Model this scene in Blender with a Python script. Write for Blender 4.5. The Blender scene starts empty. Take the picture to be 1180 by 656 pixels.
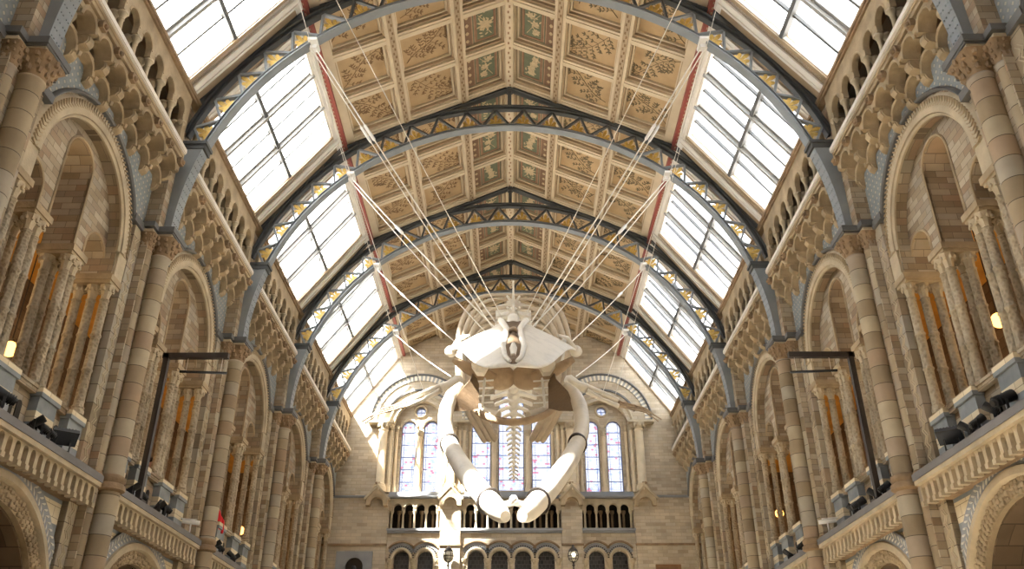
import bpy, bmesh, math, random
from mathutils import Vector, Matrix
from mathutils.geometry import tessellate_polygon
random.seed(7)
sin, cos, pi, R = math.sin, math.cos, math.pi, math.radians
scene = bpy.context.scene
COL = scene.collection

# ------------------------------------------------------------------ camera
CAM = Vector((0.113, 0.0, 1.6))
cd = bpy.data.cameras.new('camera')
cam = bpy.data.objects.new('camera', cd)
COL.objects.link(cam)
cd.sensor_width = 36.0
cd.lens = 994.261 / 1180.0 * 36.0
cd.clip_end = 300
p_, y_, r_ = R(28.196), R(0.108), R(-0.057)
cam.matrix_world = (Matrix.Translation(CAM) @ Matrix.Rotation(y_, 4, 'Z')
                    @ Matrix.Rotation(pi / 2 + p_, 4, 'X') @ Matrix.Rotation(r_, 4, 'Z'))
scene.camera = cam

# ------------------------------------------------------------------ materials
def srgb(r, g, b):
    def f(c):
        c /= 255.0
        return c / 12.92 if c <= 0.04045 else ((c + 0.055) / 1.055) ** 2.4
    if max(r, g, b) - min(r, g, b) < 110:
        m = 0.3 * r + 0.59 * g + 0.11 * b
        r, g, b = (x + (m - x) * 0.23 for x in (r, g, b))
    return (f(r), f(g), f(b), 1.0)

class NT:
    def __init__(s, name):
        m = bpy.data.materials.new(name)
        m.use_nodes = True
        s.m, s.t = m, m.node_tree
        s.bsdf = s.t.nodes['Principled BSDF']
        s.out = s.t.nodes['Material Output']
    def n(s, kind, **kw):
        nd = s.t.nodes.new(kind)
        for k, v in kw.items():
            setattr(nd, k, v)
        return nd
    def l(s, a, b):
        s.t.links.new(a, b)
    def math(s, op, a, b=None, c=None):
        nd = s.n('ShaderNodeMath', operation=op)
        for i, v in enumerate((a, b, c)):
            if v is None:
                continue
            if isinstance(v, (int, float)):
                nd.inputs[i].default_value = v
            else:
                s.l(v, nd.inputs[i])
        return nd.outputs[0]
    def mix(s, fac, a, b, mode='MIX'):
        nd = s.n('ShaderNodeMix', data_type='RGBA', blend_type=mode)
        for i, v in ((0, fac), (6, a), (7, b)):
            if isinstance(v, (int, float)):
                nd.inputs[i].default_value = v
            elif isinstance(v, tuple):
                nd.inputs[i].default_value = v
            else:
                s.l(v, nd.inputs[i])
        return nd.outputs[2]
    def ramp(s, fac, stops, const=False):
        nd = s.n('ShaderNodeValToRGB')
        cr = nd.color_ramp
        if const:
            cr.interpolation = 'CONSTANT'
        while len(cr.elements) < len(stops):
            cr.elements.new(0.5)
        for e, (p, c) in zip(cr.elements, stops):
            e.position = p
            e.color = c
        s.l(fac, nd.inputs[0])
        return nd.outputs[0]
    def noise(s, vec, scale, detail=3.0, rough=0.55):
        nd = s.n('ShaderNodeTexNoise')
        nd.inputs['Scale'].default_value = scale
        nd.inputs['Detail'].default_value = detail
        nd.inputs['Roughness'].default_value = rough
        if vec is not None:
            s.l(vec, nd.inputs['Vector'])
        return nd.outputs[0]
    def bump(s, h, strength, dist=0.02):
        nd = s.n('ShaderNodeBump')
        nd.inputs['Strength'].default_value = strength
        nd.inputs['Distance'].default_value = dist
        s.l(h, nd.inputs['Height'])
        s.l(nd.outputs[0], s.bsdf.inputs['Normal'])
    def col(s, c, rough=0.8, metal=0.0):
        if isinstance(c, tuple):
            s.bsdf.inputs['Base Color'].default_value = c
        else:
            s.l(c, s.bsdf.inputs['Base Color'])
        s.bsdf.inputs['Roughness'].default_value = rough
        s.bsdf.inputs['Metallic'].default_value = metal
    def wallcoord(s):
        g = s.n('ShaderNodeNewGeometry')
        sp = s.n('ShaderNodeSeparateXYZ'); s.l(g.outputs['Position'], sp.inputs[0])
        sn = s.n('ShaderNodeSeparateXYZ'); s.l(g.outputs['True Normal'], sn.inputs[0])
        ax = s.math('ABSOLUTE', sn.outputs[0]); ay = s.math('ABSOLUTE', sn.outputs[1])
        sel = s.math('GREATER_THAN', ax, ay)
        h = s.math('ADD', s.math('MULTIPLY', sp.outputs[1], sel),
                   s.math('MULTIPLY', sp.outputs[0], s.math('SUBTRACT', 1.0, sel)))
        cb = s.n('ShaderNodeCombineXYZ')
        s.l(h, cb.inputs[0]); s.l(sp.outputs[2], cb.inputs[1])
        return cb.outputs[0], g.outputs['Position'], sp

def plain(name, c, rough=0.7, metal=0.0, var=0.12, scale=3.0, bump=0.0):
    t = NT(name)
    g = t.n('ShaderNodeNewGeometry')
    nz = t.noise(g.outputs['Position'], scale)
    dark = tuple(x * (1 - var) for x in c[:3]) + (1,)
    lite = tuple(min(1, x * (1 + var)) for x in c[:3]) + (1,)
    t.col(t.ramp(nz, [(0.3, dark), (0.7, lite)]), rough, metal)
    if bump:
        t.bump(t.noise(g.outputs['Position'], scale * 8), bump)
    return t.m

def brick(name, stops, mortar, bw=0.5, bh=0.23, ms=0.008, bump=0.5):
    t = NT(name)
    v, pos, sp = t.wallcoord()
    b = t.n('ShaderNodeTexBrick')
    b.inputs['Color1'].default_value = (0, 0, 0, 1)
    b.inputs['Color2'].default_value = (1, 1, 1, 1)
    b.inputs['Mortar'].default_value = (0.5, 0.5, 0.5, 1)
    for k, x in (('Scale', 1.0), ('Mortar Size', ms), ('Mortar Smooth', 0.2), ('Bias', 0.0),
                 ('Brick Width', bw), ('Row Height', bh)):
        b.inputs[k].default_value = x
    t.l(v, b.inputs['Vector'])
    c = t.ramp(b.outputs['Color'], stops)
    nz = t.noise(pos, 1.3, 4)
    c = t.mix(0.6, c, t.ramp(nz, [(0.3, (0.62, 0.6, 0.57, 1)), (0.7, (1.12, 1.1, 1.08, 1))]), 'MULTIPLY')
    c = t.mix(b.outputs['Fac'], c, mortar)
    t.col(c, 0.85)
    h = t.math('SUBTRACT', t.math('MULTIPLY', t.noise(pos, 25), 0.3), b.outputs['Fac'])
    t.bump(h, bump, 0.012)
    return t.m

BUFF = [(0.0, srgb(147, 125, 94)), (0.3, srgb(171, 151, 120)), (0.55, srgb(188, 171, 144)),
        (0.75, srgb(158, 145, 125)), (0.9, srgb(169, 136, 103)), (1.0, srgb(134, 112, 85))]
M = {}
M['stone'] = brick('buff_stone', BUFF, srgb(116, 98, 76), 0.36, 0.135, 0.005)
M['stone_end'] = brick('end_wall_stone', [(0.0, srgb(192, 174, 144)), (0.4, srgb(208, 192, 164)), (0.7, srgb(198, 184, 160)),
                                         (1.0, srgb(180, 160, 132))], srgb(166, 150, 126), 0.42, 0.14, 0.006)
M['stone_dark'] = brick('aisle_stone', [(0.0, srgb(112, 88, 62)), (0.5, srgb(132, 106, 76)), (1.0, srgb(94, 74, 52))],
                        srgb(80, 62, 44), 0.5, 0.26)  # darkened brick, the gallery's shade is put into the colour
M['carved'] = plain('carved_buff_stone', srgb(171, 147, 110), 0.85, 0, 0.25, 2.2, 0.5)
M['carved_pale'] = plain('pale_carved_stone', srgb(186, 167, 134), 0.8, 0, 0.16, 2.5, 0.4)
M['carved_brown'] = plain('brown_carved_stone', srgb(149, 119, 84), 0.85, 0, 0.3, 3.0, 0.5)
M['slate'] = plain('dark_slate_moulding', srgb(98, 98, 98), 0.6, 0, 0.15, 3)
M['greystone'] = plain('grey_blue_slab', srgb(142, 146, 152), 0.7, 0, 0.12, 2)
M['ledge_grey'] = plain('dark_grey_slab', srgb(112, 110, 112), 0.6, 0, 0.12, 2)
M['rail'] = plain('pale_rail_stone', srgb(214, 206, 194), 0.55, 0, 0.12, 2)
M['iron'] = plain('blue_grey_painted_iron', srgb(128, 136, 142), 0.5, 0, 0.1, 2)
M['iron_dark'] = plain('dark_painted_iron', srgb(72, 75, 76), 0.5, 0, 0.1, 2)
M['gold'] = plain('gilt_leaf', srgb(206, 172, 92), 0.4, 0.35, 0.2, 12)
M['cream'] = plain('cream_painted_timber', srgb(206, 186, 152), 0.6, 0, 0.08, 2)
M['cream_dark'] = plain('tan_painted_timber', srgb(170, 144, 110), 0.6, 0, 0.12, 3)
M['white_frame'] = plain('white_painted_frame', srgb(226, 220, 210), 0.5, 0, 0.05, 2)
M['bar'] = plain('grey_glazing_bar', srgb(158, 158, 156), 0.5, 0, 0.1, 2)
M['bar_dark'] = plain('dark_glazing_bar', srgb(96, 98, 98), 0.5, 0, 0.1, 2)
M['red'] = plain('dull_red_paint', srgb(158, 66, 54), 0.6, 0, 0.12, 4)
M['green_paint'] = plain('green_painted_ground', srgb(104, 112, 84), 0.7, 0, 0.15, 4)
M['panel_buff'] = plain('buff_panel_paint', srgb(186, 152, 104), 0.7, 0, 0.1, 2)
M['leaf_brown'] = plain('brown_leaf_paint', srgb(128, 94, 54), 0.7, 0, 0.2, 9)
M['tan_rose'] = plain('tan_rose_paint', srgb(164, 128, 96), 0.7, 0, 0.1, 5)
M['brown_rose'] = plain('brown_rose_paint', srgb(132, 98, 72), 0.7, 0, 0.1, 5)
M['leaf_olive'] = plain('olive_leaf_paint', srgb(104, 88, 56), 0.7, 0, 0.2, 9)
M['petal'] = plain('pale_flower_paint', srgb(196, 172, 128), 0.7, 0, 0.15, 9)
M['rose'] = plain('dull_rose_paint', srgb(150, 108, 78), 0.7, 0, 0.12, 5)
M['black'] = plain('matt_black_metal', srgb(34, 33, 34), 0.5, 0.2, 0.1, 3)
M['mast'] = plain('dark_bronze_metal', srgb(64, 56, 52), 0.45, 0.3, 0.1, 3)
M['lens'] = plain('lamp_glass', srgb(70, 74, 82), 0.1, 0.2, 0.05, 3)
M['cable'] = plain('steel_cable', srgb(226, 220, 208), 0.4, 0.2, 0.04, 3)
M['white'] = plain('white_plastic', srgb(232, 230, 226), 0.5, 0, 0.03, 3)
M['blind'] = plain('dark_recess_stone', srgb(52, 44, 36), 0.9, 0, 0.2, 3)  # shade of the recesses put into the colour; also used for bead dots
M['white_tile'] = plain('white_inlay', srgb(206, 202, 190), 0.7, 0, 0.08, 5)
M['floor'] = plain('mosaic_floor', srgb(184, 168, 142), 0.5, 0, 0.08, 1.5)
M['cloth_red'] = plain('red_cloth', srgb(214, 22, 36), 0.8, 0, 0.08, 6)
M['skin'] = plain('skin', srgb(222, 170, 142), 0.6, 0, 0.05, 6)
M['cloth_grey'] = plain('grey_cloth', srgb(90, 92, 104), 0.8, 0, 0.08, 6)
M['hair'] = plain('brown_hair', srgb(60, 42, 30), 0.7, 0, 0.1, 6)
M['ochre'] = plain('ochre_painted_vault', srgb(206, 148, 62), 0.7, 0, 0.15, 2)
M['wood'] = plain('brown_oak', srgb(150, 104, 62), 0.5, 0, 0.2, 4)
M['orange'] = plain('amber_glass', srgb(240, 150, 40), 0.4, 0, 0.1, 4)

def bone(name, c, var):
    t = NT(name)
    g = t.n('ShaderNodeNewGeometry')
    nz = t.noise(g.outputs['Position'], 3.0, 6, 0.65)
    dk = tuple(x * (1 - var) for x in c[:3]) + (1,)
    t.col(t.ramp(nz, [(0.25, dk), (0.5, c), (0.8, tuple(min(1, x * 1.08) for x in c[:3]) + (1,))]), 0.55)
    t.bump(t.noise(g.outputs['Position'], 14, 5), 0.35, 0.03)
    return t.m
M['bone'] = bone('pale_bone', srgb(226, 217, 200), 0.2)
M['bone_brown'] = bone('tan_bone', srgb(178, 148, 112), 0.4)
M['bone_dark'] = bone('dark_bone', srgb(120, 94, 66), 0.3)  # shade put into the bone colour, for skull slot and jaw plates
M['rib_bone'] = bone('rib_bone', srgb(198, 176, 144), 0.3)  # tan carries part of the ribs' shade in the colour
M['bone_grey'] = bone('grey_bone', srgb(206, 202, 194), 0.12)

def drums(name, h, stops, joint):
    t = NT(name)
    g = t.n('ShaderNodeNewGeometry')
    sp = t.n('ShaderNodeSeparateXYZ'); t.l(g.outputs['Position'], sp.inputs[0])
    oi = t.n('ShaderNodeObjectInfo')
    z = t.math('DIVIDE', sp.outputs[2], h)
    z = t.math('ADD', z, t.math('MULTIPLY', oi.outputs['Random'], 3.0))
    fl = t.math('FLOOR', z)
    fr = t.math('FRACT', z)
    cb = t.n('ShaderNodeCombineXYZ')
    t.l(fl, cb.inputs[0]); t.l(oi.outputs['Random'], cb.inputs[1])
    wn = t.n('ShaderNodeTexWhiteNoise', noise_dimensions='3D'); t.l(cb.outputs[0], wn.inputs['Vector'])
    c = t.ramp(wn.outputs['Value'], stops)
    nz = t.noise(g.outputs['Position'], 2.0, 4)
    c = t.mix(0.5, c, t.ramp(nz, [(0.3, (0.7, 0.68, 0.66, 1)), (0.7, (1.1, 1.1, 1.1, 1))]), 'MULTIPLY')
    j = t.math('LESS_THAN', fr, 0.035)
    t.col(t.mix(j, c, joint), 0.8)
    t.bump(t.math('SUBTRACT', t.math('MULTIPLY', t.noise(g.outputs['Position'], 20), 0.25), j), 0.5, 0.012)
    return t.m
M['drum'] = drums('banded_column_stone', 0.36, [(0.0, srgb(166, 145, 112)), (0.3, srgb(182, 166, 136)), (0.55, srgb(164, 155, 138)),
                  (0.75, srgb(169, 140, 110)), (0.88, srgb(156, 136, 105)), (1.0, srgb(138, 120, 92))], srgb(88, 75, 59))

def carvedshaft():
    t = NT('diaper_carved_shaft_stone')
    g = t.n('ShaderNodeNewGeometry')
    v = t.n('ShaderNodeTexVoronoi'); v.inputs['Scale'].default_value = 16
    t.l(g.outputs['Position'], v.inputs['Vector'])
    nz = t.noise(g.outputs['Position'], 1.2, 3)
    c = t.ramp(nz, [(0.3, srgb(150, 134, 108)), (0.7, srgb(184, 166, 136))])
    c = t.mix(0.5, c, t.ramp(v.outputs['Distance'], [(0.1, (0.55, 0.52, 0.48, 1)), (0.6, (1.1, 1.1, 1.1, 1))]), 'MULTIPLY')
    t.col(c, 0.85)
    t.bump(v.outputs['Distance'], 0.8, 0.03)
    return t.m
M['shaft'] = carvedshaft()

def spandrel():
    t = NT('blue_tile_spandrel')
    v, pos, sp = t.wallcoord()
    ch = t.n('ShaderNodeTexVoronoi', distance='MANHATTAN')
    ch.inputs['Scale'].default_value = 7.0
    ch.inputs['Randomness'].default_value = 0.0
    t.l(v, ch.inputs['Vector'])
    c = t.ramp(ch.outputs['Distance'], [(0.0, srgb(186, 176, 150)), (0.22, srgb(178, 170, 148)), (0.28, srgb(126, 134, 136)), (1.0, srgb(140, 146, 146))])
    t.col(t.mix(0.35, c, t.ramp(t.noise(pos, 3), [(0.3, (0.6, 0.6, 0.6, 1)), (0.7, (1.1, 1.1, 1.1, 1))]), 'MULTIPLY'), 0.8)
    return t.m
M['spandrel'] = spandrel()

def stripes(name, period, frac, off):
    t = NT(name)
    v, pos, sp = t.wallcoord()
    b = t.n('ShaderNodeTexBrick')
    for k, x in (('Scale', 1.0), ('Mortar Size', 0.006), ('Brick Width', 0.46), ('Row Height', period / 3)):
        b.inputs[k].default_value = x
    b.inputs['Color1'].default_value = srgb(216, 196, 156); b.inputs['Color2'].default_value = srgb(228, 212, 176)
    b.inputs['Mortar'].default_value = srgb(164, 144, 112)
    t.l(v, b.inputs['Vector'])
    fr = t.math('FRACT', t.math('ADD', t.math('DIVIDE', sp.outputs[2], period), off))
    blue = t.math('LESS_THAN', fr, frac)
    bl = t.ramp(t.noise(pos, 2.5), [(0.3, srgb(120, 128, 134)), (0.7, srgb(146, 153, 157))])
    t.col(t.mix(blue, b.outputs['Color'], bl), 0.8)
    return t.m
M['stripes'] = stripes('blue_and_cream_striped_stone', 0.56, 0.38, 0.55)
M['plinth'] = stripes('blue_and_cream_plinth_stone', 0.5, 0.62, 0.12)

def voussoirs():
    t = NT('voussoir_blocks')
    oi = t.n('ShaderNodeTexCoord')
    sp = t.n('ShaderNodeSeparateXYZ'); t.l(oi.outputs['Object'], sp.inputs[0])
    a = t.math('ARCTAN2', sp.outputs[2], sp.outputs[0])
    fr = t.math('FRACT', t.math('MULTIPLY', a, 11.0))
    w = t.math('LESS_THAN', fr, 0.5)
    t.col(t.mix(w, srgb(226, 216, 194), srgb(158, 160, 156)), 0.8)
    return t.m
M['voussoir'] = voussoirs()

def glass_clear():
    t = NT('skylight_glass')
    g = t.n('ShaderNodeNewGeometry')
    nz = t.noise(g.outputs['Position'], 0.8, 3)
    tr = t.n('ShaderNodeBsdfTransparent'); tr.inputs[0].default_value = (0.93, 0.95, 0.97, 1)
    tl = t.n('ShaderNodeBsdfTranslucent'); tl.inputs[0].default_value = (0.9, 0.92, 0.95, 1)
    gl = t.n('ShaderNodeBsdfGlossy'); gl.inputs['Roughness'].default_value = 0.15
    m1 = t.n('ShaderNodeMixShader'); t.l(t.math('MULTIPLY_ADD', nz, 0.12, 0.08), m1.inputs[0])
    t.l(tr.outputs[0], m1.inputs[1]); t.l(tl.outputs[0], m1.inputs[2])
    m2 = t.n('ShaderNodeMixShader'); m2.inputs[0].default_value = 0.04
    t.l(m1.outputs[0], m2.inputs[1]); t.l(gl.outputs[0], m2.inputs[2])
    t.l(m2.outputs[0], t.out.inputs[0])
    return t.m
M['glass'] = glass_clear()

def glass_stained():
    t = NT('stained_leaded_glass')
    v, pos, sp = t.wallcoord()
    b = t.n('ShaderNodeTexBrick')
    for k, x in (('Scale', 1.0), ('Mortar Size', 0.008), ('Brick Width', 0.11), ('Row Height', 0.08), ('Bias', 0.0)):
        b.inputs[k].default_value = x
    b.inputs['Color1'].default_value = (0, 0, 0, 1); b.inputs['Color2'].default_value = (1, 1, 1, 1)
    t.l(v, b.inputs['Vector'])
    W = (0.95, 0.96, 1.0, 1)
    c = t.ramp(b.outputs['Color'], [(0.0, (0.93, 0.95, 1.0, 1)), (0.16, W), (0.7, (0.72, 0.8, 1.0, 1)), (0.78, W),
                                    (0.9, (0.95, 0.5, 0.55, 1)), (0.95, (0.85, 0.88, 1, 1))], True)
    c = t.mix(t.math('MULTIPLY', b.outputs['Fac'], 0.6), c, (0.3, 0.34, 0.55, 1))
    cc = t.mix(1.0, c, (0.5, 0.5, 0.51, 1), 'MULTIPLY')
    tr = t.n('ShaderNodeBsdfTransparent'); t.l(cc, tr.inputs[0])
    tl = t.n('ShaderNodeBsdfTranslucent'); t.l(cc, tl.inputs[0])
    m1 = t.n('ShaderNodeMixShader'); m1.inputs[0].default_value = 0.35
    t.l(tr.outputs[0], m1.inputs[1]); t.l(tl.outputs[0], m1.inputs[2])
    t.l(m1.outputs[0], t.out.inputs[0])
    return t.m
M['stained'] = glass_stained()

def glass_dark():
    t = NT('dark_leaded_glass')
    v, pos, sp = t.wallcoord()
    b = t.n('ShaderNodeTexBrick')
    for k, x in (('Scale', 1.0), ('Mortar Size', 0.006), ('Brick Width', 0.16), ('Row Height', 0.16)):
        b.inputs[k].default_value = x
    b.inputs['Color1'].default_value = srgb(40, 40, 44); b.inputs['Color2'].default_value = srgb(62, 62, 66)
    b.inputs['Mortar'].default_value = srgb(92, 92, 94)
    t.l(v, b.inputs['Vector'])
    t.col(b.outputs['Color'], 0.2)
    return t.m
M['dark_glass'] = glass_dark()

def emit(name, c, s):
    t = NT(name)
    e = t.n('ShaderNodeEmission'); e.inputs[0].default_value = c; e.inputs[1].default_value = s
    t.l(e.outputs[0], t.out.inputs[0])
    return t.m
M['lamp_on'] = emit('lit_lantern_bulb', (1.0, 0.86, 0.6, 1), 6.0)
M['amber_on'] = emit('lit_amber_lamp', (1.0, 0.45, 0.08, 1), 2.5)
M['lantern_glass'] = plain('lantern_glass', srgb(216, 210, 190), 0.2, 0, 0.05, 4)

# ------------------------------------------------------------------ mesh builder
class MB:
    def __init__(s):
        s.v, s.f, s.m = [], [], []
    def add(s, vs, fs, m=0):
        o = len(s.v)
        s.v += [tuple(x) for x in vs]
        s.f += [tuple(i + o for i in f) for f in fs]
        s.m += [m] * len(fs)
    def box(s, x0, x1, y0, y1, z0, z1, m=0):
        s.add([(x, y, z) for x in (x0, x1) for y in (y0, y1) for z in (z0, z1)],
              [(0, 1, 3, 2), (4, 6, 7, 5), (0, 4, 5, 1), (2, 3, 7, 6), (0, 2, 6, 4), (1, 5, 7, 3)], m)
    def prism(s, f, loop, w0, w1, m=0, holes=()):
        loops = [loop] + list(holes)
        flat = [p for l in loops for p in l]
        tris = tessellate_polygon([[Vector((p[0], p[1], 0)) for p in l] for l in loops])
        n = len(flat)
        vs = [f(p[0], p[1], w0) for p in flat] + [f(p[0], p[1], w1) for p in flat]
        fs = [tuple(t) for t in tris] + [tuple(i + n for i in reversed(t)) for t in tris]
        o = 0
        for l in loops:
            k = len(l)
            for i in range(k):
                a, b = o + i, o + (i + 1) % k
                fs.append((a, b, b + n, a + n))
            o += k
        s.add(vs, fs, m)
    def sweep(s, rings, m=0, closed=False, cap=True):
        k = len(rings[0])
        vs = [p for r in rings for p in r]
        fs = []
        n = len(rings)
        for i in range(n if closed else n - 1):
            j = (i + 1) % n
            for a in range(k):
                b = (a + 1) % k
                fs.append((i * k + a, i * k + b, j * k + b, j * k + a))
        if cap and not closed:
            fs.append(tuple(range(k))); fs.append(tuple(range((n - 1) * k, n * k)))
        s.add(vs, fs, m)
    def arc(s, f, cu, cv, prof, a0, a1, n, m=0):
        rings = []
        for i in range(n + 1):
            a = a0 + (a1 - a0) * i / n
            rings.append([f(cu + r * cos(a), cv + r * sin(a), w) for r, w in prof])
        s.sweep(rings, m)
    def path(s, f, pts, prof, m=0):
        rings = []
        n = len(pts)
        for i, p in enumerate(pts):
            a = Vector(pts[max(i - 1, 0)]); b = Vector(p); c = Vector(pts[min(i + 1, n - 1)])
            d0 = (b - a).normalized() if i else (c - b).normalized()
            d1 = (c - b).normalized() if i < n - 1 else d0
            n0 = Vector((-d0.y, d0.x)); n1 = Vector((-d1.y, d1.x))
            nn = (n0 + n1).normalized()
            sc = 1 / max(0.35, nn.dot(n0))
            rings.append([f(b.x + nn.x * o * sc, b.y + nn.y * o * sc, w) for o, w in prof])
        s.sweep(rings, m)
    def lathe(s, cx, cy, prof, n=16, m=0, sq=None):
        rings = []
        for r, z in prof:
            rings.append([(cx + r * cos(2 * pi * i / n), cy + r * sin(2 * pi * i / n), z) for i in range(n)])
        s.sweep(rings, m)
    def tube(s, pts, rad, n=8, m=0, flat=1.0, up=None):
        pts = [Vector(p) for p in pts]
        k = len(pts)
        rings = []
        nrm = None
        for i in range(k):
            d = (pts[min(i + 1, k - 1)] - pts[max(i - 1, 0)]).normalized()
            if nrm is None:
                u = Vector(up) if up else (Vector((0, 0, 1)) if abs(d.z) < 0.9 else Vector((1, 0, 0)))
                nrm = (u - d * u.dot(d)).normalized()
            else:
                nrm = (nrm - d * nrm.dot(d)).normalized()
            bn = d.cross(nrm)
            r = rad[i] if isinstance(rad, (list, tuple)) else rad
            rings.append([tuple(pts[i] + nrm * r * cos(2 * pi * j / n) + bn * r * flat * sin(2 * pi * j / n)) for j in range(n)])
        s.sweep(rings, m)
    def blob(s, c, r, n=6, m=0, sy=1.0, sz=1.0):
        rings = []
        for i in range(1, n):
            a = pi * i / n
            rings.append([(c[0] + r * sin(a) * cos(2 * pi * j / (n + 2)), c[1] + sy * r * sin(a) * sin(2 * pi * j / (n + 2)),
                           c[2] - sz * r * cos(a)) for j in range(n + 2)])
        s.sweep(rings, m)
    def mesh(s, name, mats, smooth=40):
        me = bpy.data.meshes.new(name)
        me.from_pydata(s.v, [], s.f)
        for mt in (mats if isinstance(mats, (list, tuple)) else [mats]):
            me.materials.append(M[mt])
        me.polygons.foreach_set('material_index', s.m)
        bm = bmesh.new(); bm.from_mesh(me)
        bmesh.ops.recalc_face_normals(bm, faces=bm.faces)
        bm.to_mesh(me); bm.free()
        if smooth:
            me.polygons.foreach_set('use_smooth', [True] * len(me.polygons))
            me.set_sharp_from_angle(angle=R(smooth))
        me.update()
        return me

OFF = {}
def thing(name, label, cat, base, frame=(0, 0, 0), group=None):
    o = bpy.data.objects.new(name, None)
    COL.objects.link(o)
    o.empty_display_size = 0.2
    o.location = (frame[0] + base[0], frame[1] + base[1], frame[2] + base[2])
    OFF[o.name] = (-base[0], -base[1], -base[2])
    o['label'] = label; o['category'] = cat
    if group:
        o['group'] = group
    return o
def part(parent, name, me, loc=None, rot=None, label=None, sub=False, scale=None):
    o = bpy.data.objects.new(name, me)
    COL.objects.link(o)
    o.parent = parent
    b = Vector((0, 0, 0)) if sub else Vector(OFF.get(parent.name, (0, 0, 0)))
    o.location = b + Vector(loc) if loc else b
    if rot:
        o.rotation_euler = rot
    if scale:
        o.scale = scale
    if label:
        o['label'] = label
    return o
def single(name, me, label, cat, loc=(0, 0, 0), group=None):
    o = bpy.data.objects.new(name, me)
    COL.objects.link(o)
    o.location = loc
    o['label'] = label; o['category'] = cat
    if group:
        o['group'] = group
    return o
def struct(name, me, label, loc=(0, 0, 0)):
    o = bpy.data.objects.new(name, me)
    COL.objects.link(o)
    o.location = loc
    o['kind'] = 'structure'; o['label'] = label
    o['category'] = name.split('_')[0].split('.')[0]
    return o

def arcpts(cu, cv, r, a0, a1, n):
    return [(cu + r * cos(a0 + (a1 - a0) * i / n), cv + r * sin(a0 + (a1 - a0) * i / n)) for i in range(n + 1)]
def side(s):
    return lambda u, v, d: (s * d, u, v)
SN = {-1: 'left', 1: 'right'}
BAYS = [7.45 + 5.5 * j for j in range(6)]
PIERS = [4.7 + 5.5 * k for k in range(6)]
BAYWORD = ['nearest bay', 'fifth bay from end wall', 'fourth bay from end wall', 'third bay from end wall',
           'second bay from end wall', 'bay beside end wall']
PIERWORD = ['sixth', 'fifth', 'fourth', 'third', 'second', 'first']
ZC, AR = 10.15, 1.6      # springing and radius of the wall arches
cache = {}
def memo(key, fn):
    if key not in cache:
        cache[key] = fn()
    return cache[key]

# ------------------------------------------------------------------ side walls (structure)
def side_wall_mesh(s):
    f = side(s)
    mb = MB()
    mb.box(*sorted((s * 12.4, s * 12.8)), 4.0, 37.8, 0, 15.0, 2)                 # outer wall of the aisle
    mb.box(*sorted((s * 8.6, s * 8.9)), 4.7, 37.8, 12.2, 15.0, 3)                # wall behind the upper gallery, shade put into its colour
    mb.box(*sorted((s * 7.3, s * 12.8)), 4.0, 37.8, 14.86, 15.1)              # lean-to roof
    mb.box(*sorted((s * 7.75, s * 12.6)), 4.7, 37.8, 5.35, 5.7, 2)               # gallery floor
    mb.box(*sorted((s * 7.9, s * 12.6)), 4.7, 37.8, 12.25, 12.5, 4)              # gallery ceiling
    for y in BAYS:
        g = lambda u, v, d, y=y: (s * d, u + y, v)
        # wall above the balcony, cut by the great arch
        lp = [(-2.75, 5.7), (-2.03, 5.7), (-2.03, 9.56), (-AR, 9.56)] + list(reversed(arcpts(0, ZC, AR, 0, pi, 28))) + [(AR, 9.56), (2.03, 9.56), (2.03, 5.7), (2.75, 5.7), (2.75, 13.0), (-2.75, 13.0)]
        mb.prism(g, lp, 7.65, 7.88)
        # wall below the balcony
        lp = [(-2.75, 0), (-1.75, 0)] + list(reversed(arcpts(0, 3.18, 1.75, 0, pi, 24))) + [(1.75, 0), (2.75, 0), (2.75, 5.42), (-2.75, 5.42)]
        mb.prism(g, lp, 7.7, 8.5, 1)
    for y0_, y1_ in ((3.9, 4.4), (37.4, 37.9)):
        mb.box(*sorted((s * 7.7, s * 12.6)), y0_, y1_, 0, 15.0, 2)
    for y in PIERS:                                                            # cross walls of the aisle bays
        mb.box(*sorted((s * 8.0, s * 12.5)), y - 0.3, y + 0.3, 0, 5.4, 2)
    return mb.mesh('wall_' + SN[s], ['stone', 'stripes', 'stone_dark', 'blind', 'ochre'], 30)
for s in (-1, 1):
    struct('wall_' + SN[s], side_wall_mesh(s), SN[s] + ' stone wall of the hall')

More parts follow.
